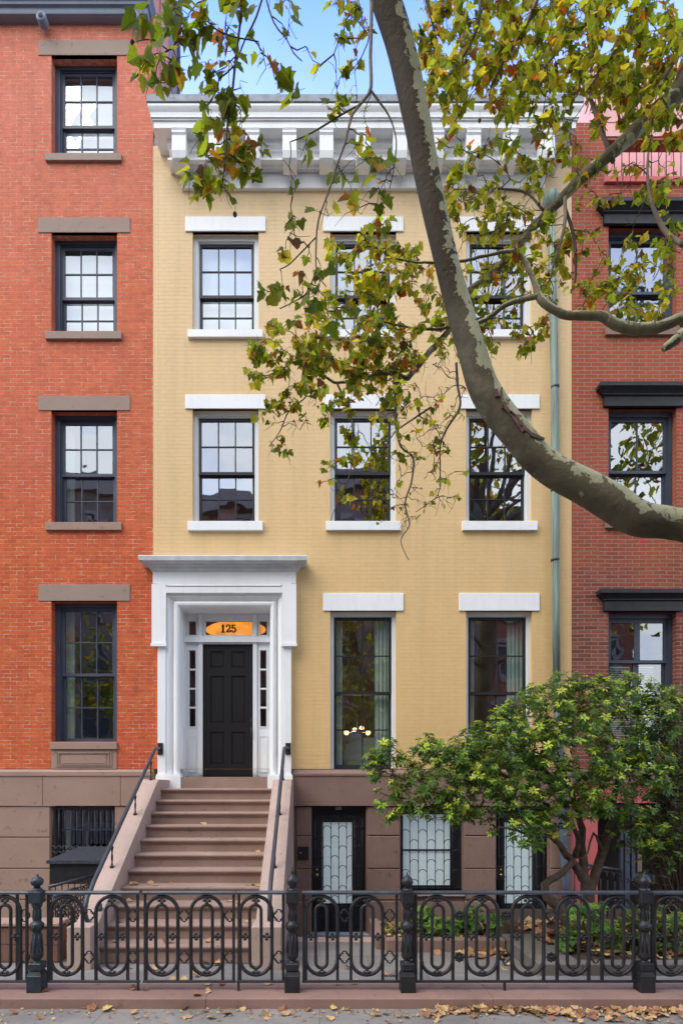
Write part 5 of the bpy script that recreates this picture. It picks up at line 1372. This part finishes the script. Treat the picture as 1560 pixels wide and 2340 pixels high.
# ================================================================ fallen leaves
random.seed(77)
DRY=[(.46,.27,.15),(.38,.20,.11),(.50,.32,.18),(.33,.16,.09),(.52,.35,.19),(.27,.13,.08),(.55,.38,.16)]
def ground_leaf(m,x,y,z,s):
    nor=Vector((random.gauss(0,.35),random.gauss(0,.35)-.15,1)); a=random.random()*6.28
    leaf(m,Vector((x,y,z+.006)),Vector((math.cos(a),math.sin(a),random.uniform(-.02,.22))),nor,s,random.choice(DRY),fold=random.uniform(.1,.8),curl=random.uniform(-.1,.5),lo=True)
def litter(name,label,n,fn,zf,size):
    m=MB()
    for _ in range(n):
        x,y=fn(); ground_leaf(m,x,y,zf(x,y)+random.random()*.012,random.uniform(*size))
    tag(m.build(name,M['dryleaf']),label,None,None,'stuff')
def kerbfn():
    while True:
        x=random.uniform(.9,4.2)**1.0 if random.random()<.8 else random.uniform(.1,5.6); y=5.28-abs(random.gauss(0,.12))*(1+.5*math.sin(x*3))
        if y>4.95: return x,y
litter('leaf_litter','drift of dry orange leaves against the foot of the kerb',560,kerbfn,lambda x,y:.02,(.018,.07))
litter('leaf_litter','carpet of brown leaves over the raised shrub bed',420,lambda:(random.uniform(2.72,4.3) if random.random()<.7 else random.uniform(2.62,6),random.uniform(6.5,8.3)),lambda x,y:.12,(.06,.13))
litter('leaf_litter','brown leaves and scraps in the fern bed',120,lambda:(random.uniform(.88,2.28),random.uniform(7.57,8.5)),lambda x,y:.035,(.04,.1))
litter('leaf_litter','leaves gathered in the angle of the two bed borders',46,lambda:(2.28-abs(random.gauss(0,.28)),7.36-abs(random.gauss(0,.14))),lambda x,y:-.055,(.07,.12))
litter('leaf_litter','leaf crumbs along the kerb at the right edge of the sidewalk',260,lambda:(random.uniform(-3,5),5.27-abs(random.gauss(0,.14))),lambda x,y:.02,(.012,.03))
def loose(pts,label,group):
    for x,y,z,s in pts:
        m=MB(); ground_leaf(m,x,y,z,s); o=m.build('fallen_leaf',M['dryleaf'],None,off=(x,y,z)); tag(o,label,'leaf',group)
def sidew(px,py): 
    d=(EYE-.02)*FPX/(py-HY); return (fx(px,d),d,.02)
loose([(*sidew(px,py),random.uniform(.05,.10)) for px,py in ((40,2316),(190,2302),(218,2308),(236,2311),(300,2318),(420,2305),(428,2328),(467,2311),(485,2326),(527,2318),(560,2309),(600,2327),(640,2310),(655,2322),(700,2312),(538,2303),(545,2306),(95,2330),(760,2332),(590,2303))],'dry curled leaf lying loose on the sidewalk flags below the stoop gate','fallen leaves on the sidewalk')
def kt(px,py):
    d=(EYE-.118)*FPX/(py-HY); return (fx(px,d),min(max(d,5.33),5.68),.118)
loose([(*kt(px,py),random.uniform(.05,.09)) for px,py in ((221,2247),(471,2268),(477,2253),(615,2252),(512,2252),(330,2262),(312,2258),(300,2263),(776,2252),(815,2249),(100,2268),(443,2277))],'dry leaf resting on the flat top of the brownstone kerb','fallen leaves on the kerb')
def pv(px,py):
    d=(EYE+.0)*FPX/(py-HY); z=.03-.0504*(d-5.7); d=(EYE-z)*FPX/(py-HY); return (fx(px,d),d,z)
loose([(*pv(px,py),random.uniform(.06,.10)) for px,py in ((160,2207),(180,2212),(205,2203),(232,2200),(246,2196),(262,2199),(283,2214),(345,2213),(356,2218),(420,2245),(490,2205),(503,2203),(471,2202),(562,2200),(350,2239),(395,2241),(455,2233),(883,2231),(892,2229),(796,2213),(965,2197),(1152,2215),(1160,2207),(1060,2186))],'dry orange leaf lying on the bluestone paving of the areaway','fallen leaves in the areaway')
def stp(i,x): return (x,D0-TR*i+random.uniform(.05,.2),1.99-RIS*i)
loose([(*stp(i,SX0+f*(SX1-SX0)),random.uniform(.04,.09)) for i,f in ((7,.05),(7,.08),(7,.20),(7,.22),(7,.34),(7,.88),(7,.92),(7,.97),(8,.06),(8,.78),(8,.85),(9,.25),(9,.93),(10,.1),(10,.42),(10,.45),(9,.07),(10,.70),(4,.55),(3,.48),(5,.93))],'small curled leaf lying on a brownstone step of the stoop','fallen leaves on the stoop')

# ================================================================ the other side of the street (seen in the panes)
random.seed(3)
WM=MB(); ring(WM,-.6,.6,-1.0,1.0,.09,-.03,.06); WM.box(-.5,.5,-.02,.03,-.03,.03); WM.box(-.62,.62,.0,.1,1.08,1.35); WM.box(-.62,.62,.0,.12,-1.15,-1.0)
ME_w=WM.mesh('window',M['lintel'])
GM=MB(); GM.quad((-.51,.0,-.91),(.51,.0,-.91),(.51,.0,.91),(-.51,.0,.91)); ME_g=GM.mesh('pane',M['sash'])
for k,(xa,xb,h,mt,lab) in enumerate(((-26,-17,17.5,M['rightbrick'],'dark brick row house across the street at the western end'),(-17,-8.6,19.6,M['brown'],'brownstone row house across the street facing the red house'),(-8.6,.2,18.6,M['oldbrick'],'weathered brick row house across the street facing the stoop'),(.2,9.2,19.8,M['brown'],'brownstone row house across the street facing the shrub'),(9.2,18,17.2,M['rightbrick'],'dark brick row house across the street at the eastern end'))):
    t=thing('row_house',((xa+xb)/2,-13,0),lab,'house','row houses across the street')
    m=MB(); m.box(xa+.01,xb-.01,-22,-13.0,GZ+.004,h); m.build('wall',mt,t)
    MB().box(xa+.02,xb-.02,-12.98,-12.5,h-.9,h+.1).build('cornice',M['lintel'],t)
    for i in range(3):
        for j in range(5):
            X=xa+(i+.5)*(xb-xa)/3; z=2.4+j*3.45
            if z>h-2: continue
            wv=inst('window',ME_w,(X,-12.97,z),t); inst('pane',ME_g,(X,-12.95,z),wv)
def farTree(x,y,h,label):
    t=thing('street_tree',(x,y,.0),label,'tree','trees along the far pavement')
    MB().tube([(x,y,-.1),(x+.1,y,2.5),(x-.1,y+.1,5),(x,y,h*.8)],[.2,.16,.13,.04],10).build('trunk',M['branch'],t)
    lf=MB(); tw=MB()
    for k in range(70):
        c=Vector((x,y,h*.68))+Vector((random.gauss(0,1.5),random.gauss(0,1.2),random.gauss(0,h*.13)))
        tw.tube([(x,y,min(c.z-.6,h*.7)),c],[.04,.01],4,caps=False)
        for q in range(16): leaf(lf,c+rv(.35),Vector((random.gauss(0,.6),random.gauss(0,.6),-.7)),rv(1)+Vector((0,0,.5)),random.uniform(.16,.26),pick('mid'),lo=True)
    tw.build('branches',M['branch'],t); lf.build('leaves',M['leaf'],t)
farTree(-10.5,-9.6,10.5,'green street tree on the far pavement opposite the red house')
farTree(3.0,-9.6,9.5,'green street tree on the far pavement opposite the yellow house')
# ---------------------------------------------------------------- camera, world, sun
cam=bpy.data.cameras.new('camera'); co=bpy.data.objects.new('camera',cam); col.objects.link(co)
co.location=(0,0,EYE); co.rotation_euler=(R(90),0,0)
cam.sensor_fit='VERTICAL'; cam.sensor_height=36; cam.sensor_width=24
cam.lens=FPX/2340*36
cam.shift_x=(780-CX)/2340; cam.shift_y=(HY-1170)/2340
cam.clip_end=2000; cam.clip_start=.1
sc.camera=co
SUN_EL, SUN_AZ = 52, 236      # degrees; azimuth clockwise from +Y
w=bpy.data.worlds.new('World'); sc.world=w; w.use_nodes=True
nt=w.node_tree; nt.nodes.clear()
out=nt.nodes.new('ShaderNodeOutputWorld'); bg=nt.nodes.new('ShaderNodeBackground')
sky=nt.nodes.new('ShaderNodeTexSky'); sky.sky_type='NISHITA'; sky.sun_disc=False
sky.sun_elevation=R(SUN_EL); sky.sun_rotation=R(SUN_AZ); sky.air_density=1.0; sky.dust_density=.6; sky.ozone_density=1.6
tc=N(nt,'ShaderNodeTexCoord')
mp=N(nt,'ShaderNodeMapping'); L(nt,tc.outputs['Generated'],mp.inputs[0]); mp.inputs['Scale'].default_value=(1.0,1.0,2.2)
n=noise(nt,2.6,9,.62,mp.outputs[0],.6)
sx=N(nt,'ShaderNodeSeparateXYZ'); L(nt,tc.outputs['Generated'],sx.inputs[0])
# clouds lie over the southern half of the sky (behind the camera), the north is clear
am=N(nt,'ShaderNodeMath',operation='MULTIPLY_ADD'); L(nt,sx.outputs[1],am.inputs[0]); am.inputs[1].default_value=-.34; L(nt,n.outputs[0],am.inputs[2])
cr=ramp(nt,am.outputs[0],[(.36,(0,0,0)),(.74,(1,1,1))])
hz=ramp(nt,sx.outputs[2],[(0.745,(.16,.16,.16)),(.81,(0,0,0))])      # thin high veil towards the roofs
mx0=N(nt,'ShaderNodeMath',operation='MAXIMUM'); L(nt,cr.outputs[0],mx0.inputs[0]); L(nt,hz.outputs[0],mx0.inputs[1])
n2=noise(nt,5,5,.6,mp.outputs[0],.3)
cc=ramp(nt,n2.outputs[0],[(.30,(5.6,6.3,7.2)),(.68,(8.6,8.7,9.0))])
blue=mix(nt,1.0,sky.outputs[0],(1.1,1.42,2.45),'MULTIPLY')
c=mix(nt,mx0.outputs[0],blue,cc.outputs[0])
c=mix(nt,1.0,c,(7.2,7.6,8.2),'DARKEN')
L(nt,c,bg.inputs[0]); bg.inputs[1].default_value=.15
L(nt,bg.outputs[0],out.inputs[0])
ld=bpy.data.lights.new('sun','SUN'); ld.energy=1.35; ld.angle=R(45); ld.color=(1.0,.91,.78)
so=bpy.data.objects.new('sun',ld); col.objects.link(so)
dirv=Vector((math.sin(R(SUN_AZ))*math.cos(R(SUN_EL)), math.cos(R(SUN_AZ))*math.cos(R(SUN_EL)), math.sin(R(SUN_EL))))
so.rotation_euler=dirv.to_track_quat('Z','Y').to_euler(); so.location=dirv*40
sc.view_settings.view_transform='Standard'; sc.view_settings.look='None'; sc.view_settings.exposure=1.03; sc.view_settings.gamma=1
sc.render.engine='CYCLES'
sc.cycles.max_bounces=7; sc.cycles.diffuse_bounces=3; sc.cycles.glossy_bounces=3; sc.cycles.transparent_max_bounces=10
sc.cycles.use_denoising=True
sc.cycles.caustics_reflective=False; sc.cycles.caustics_refractive=False
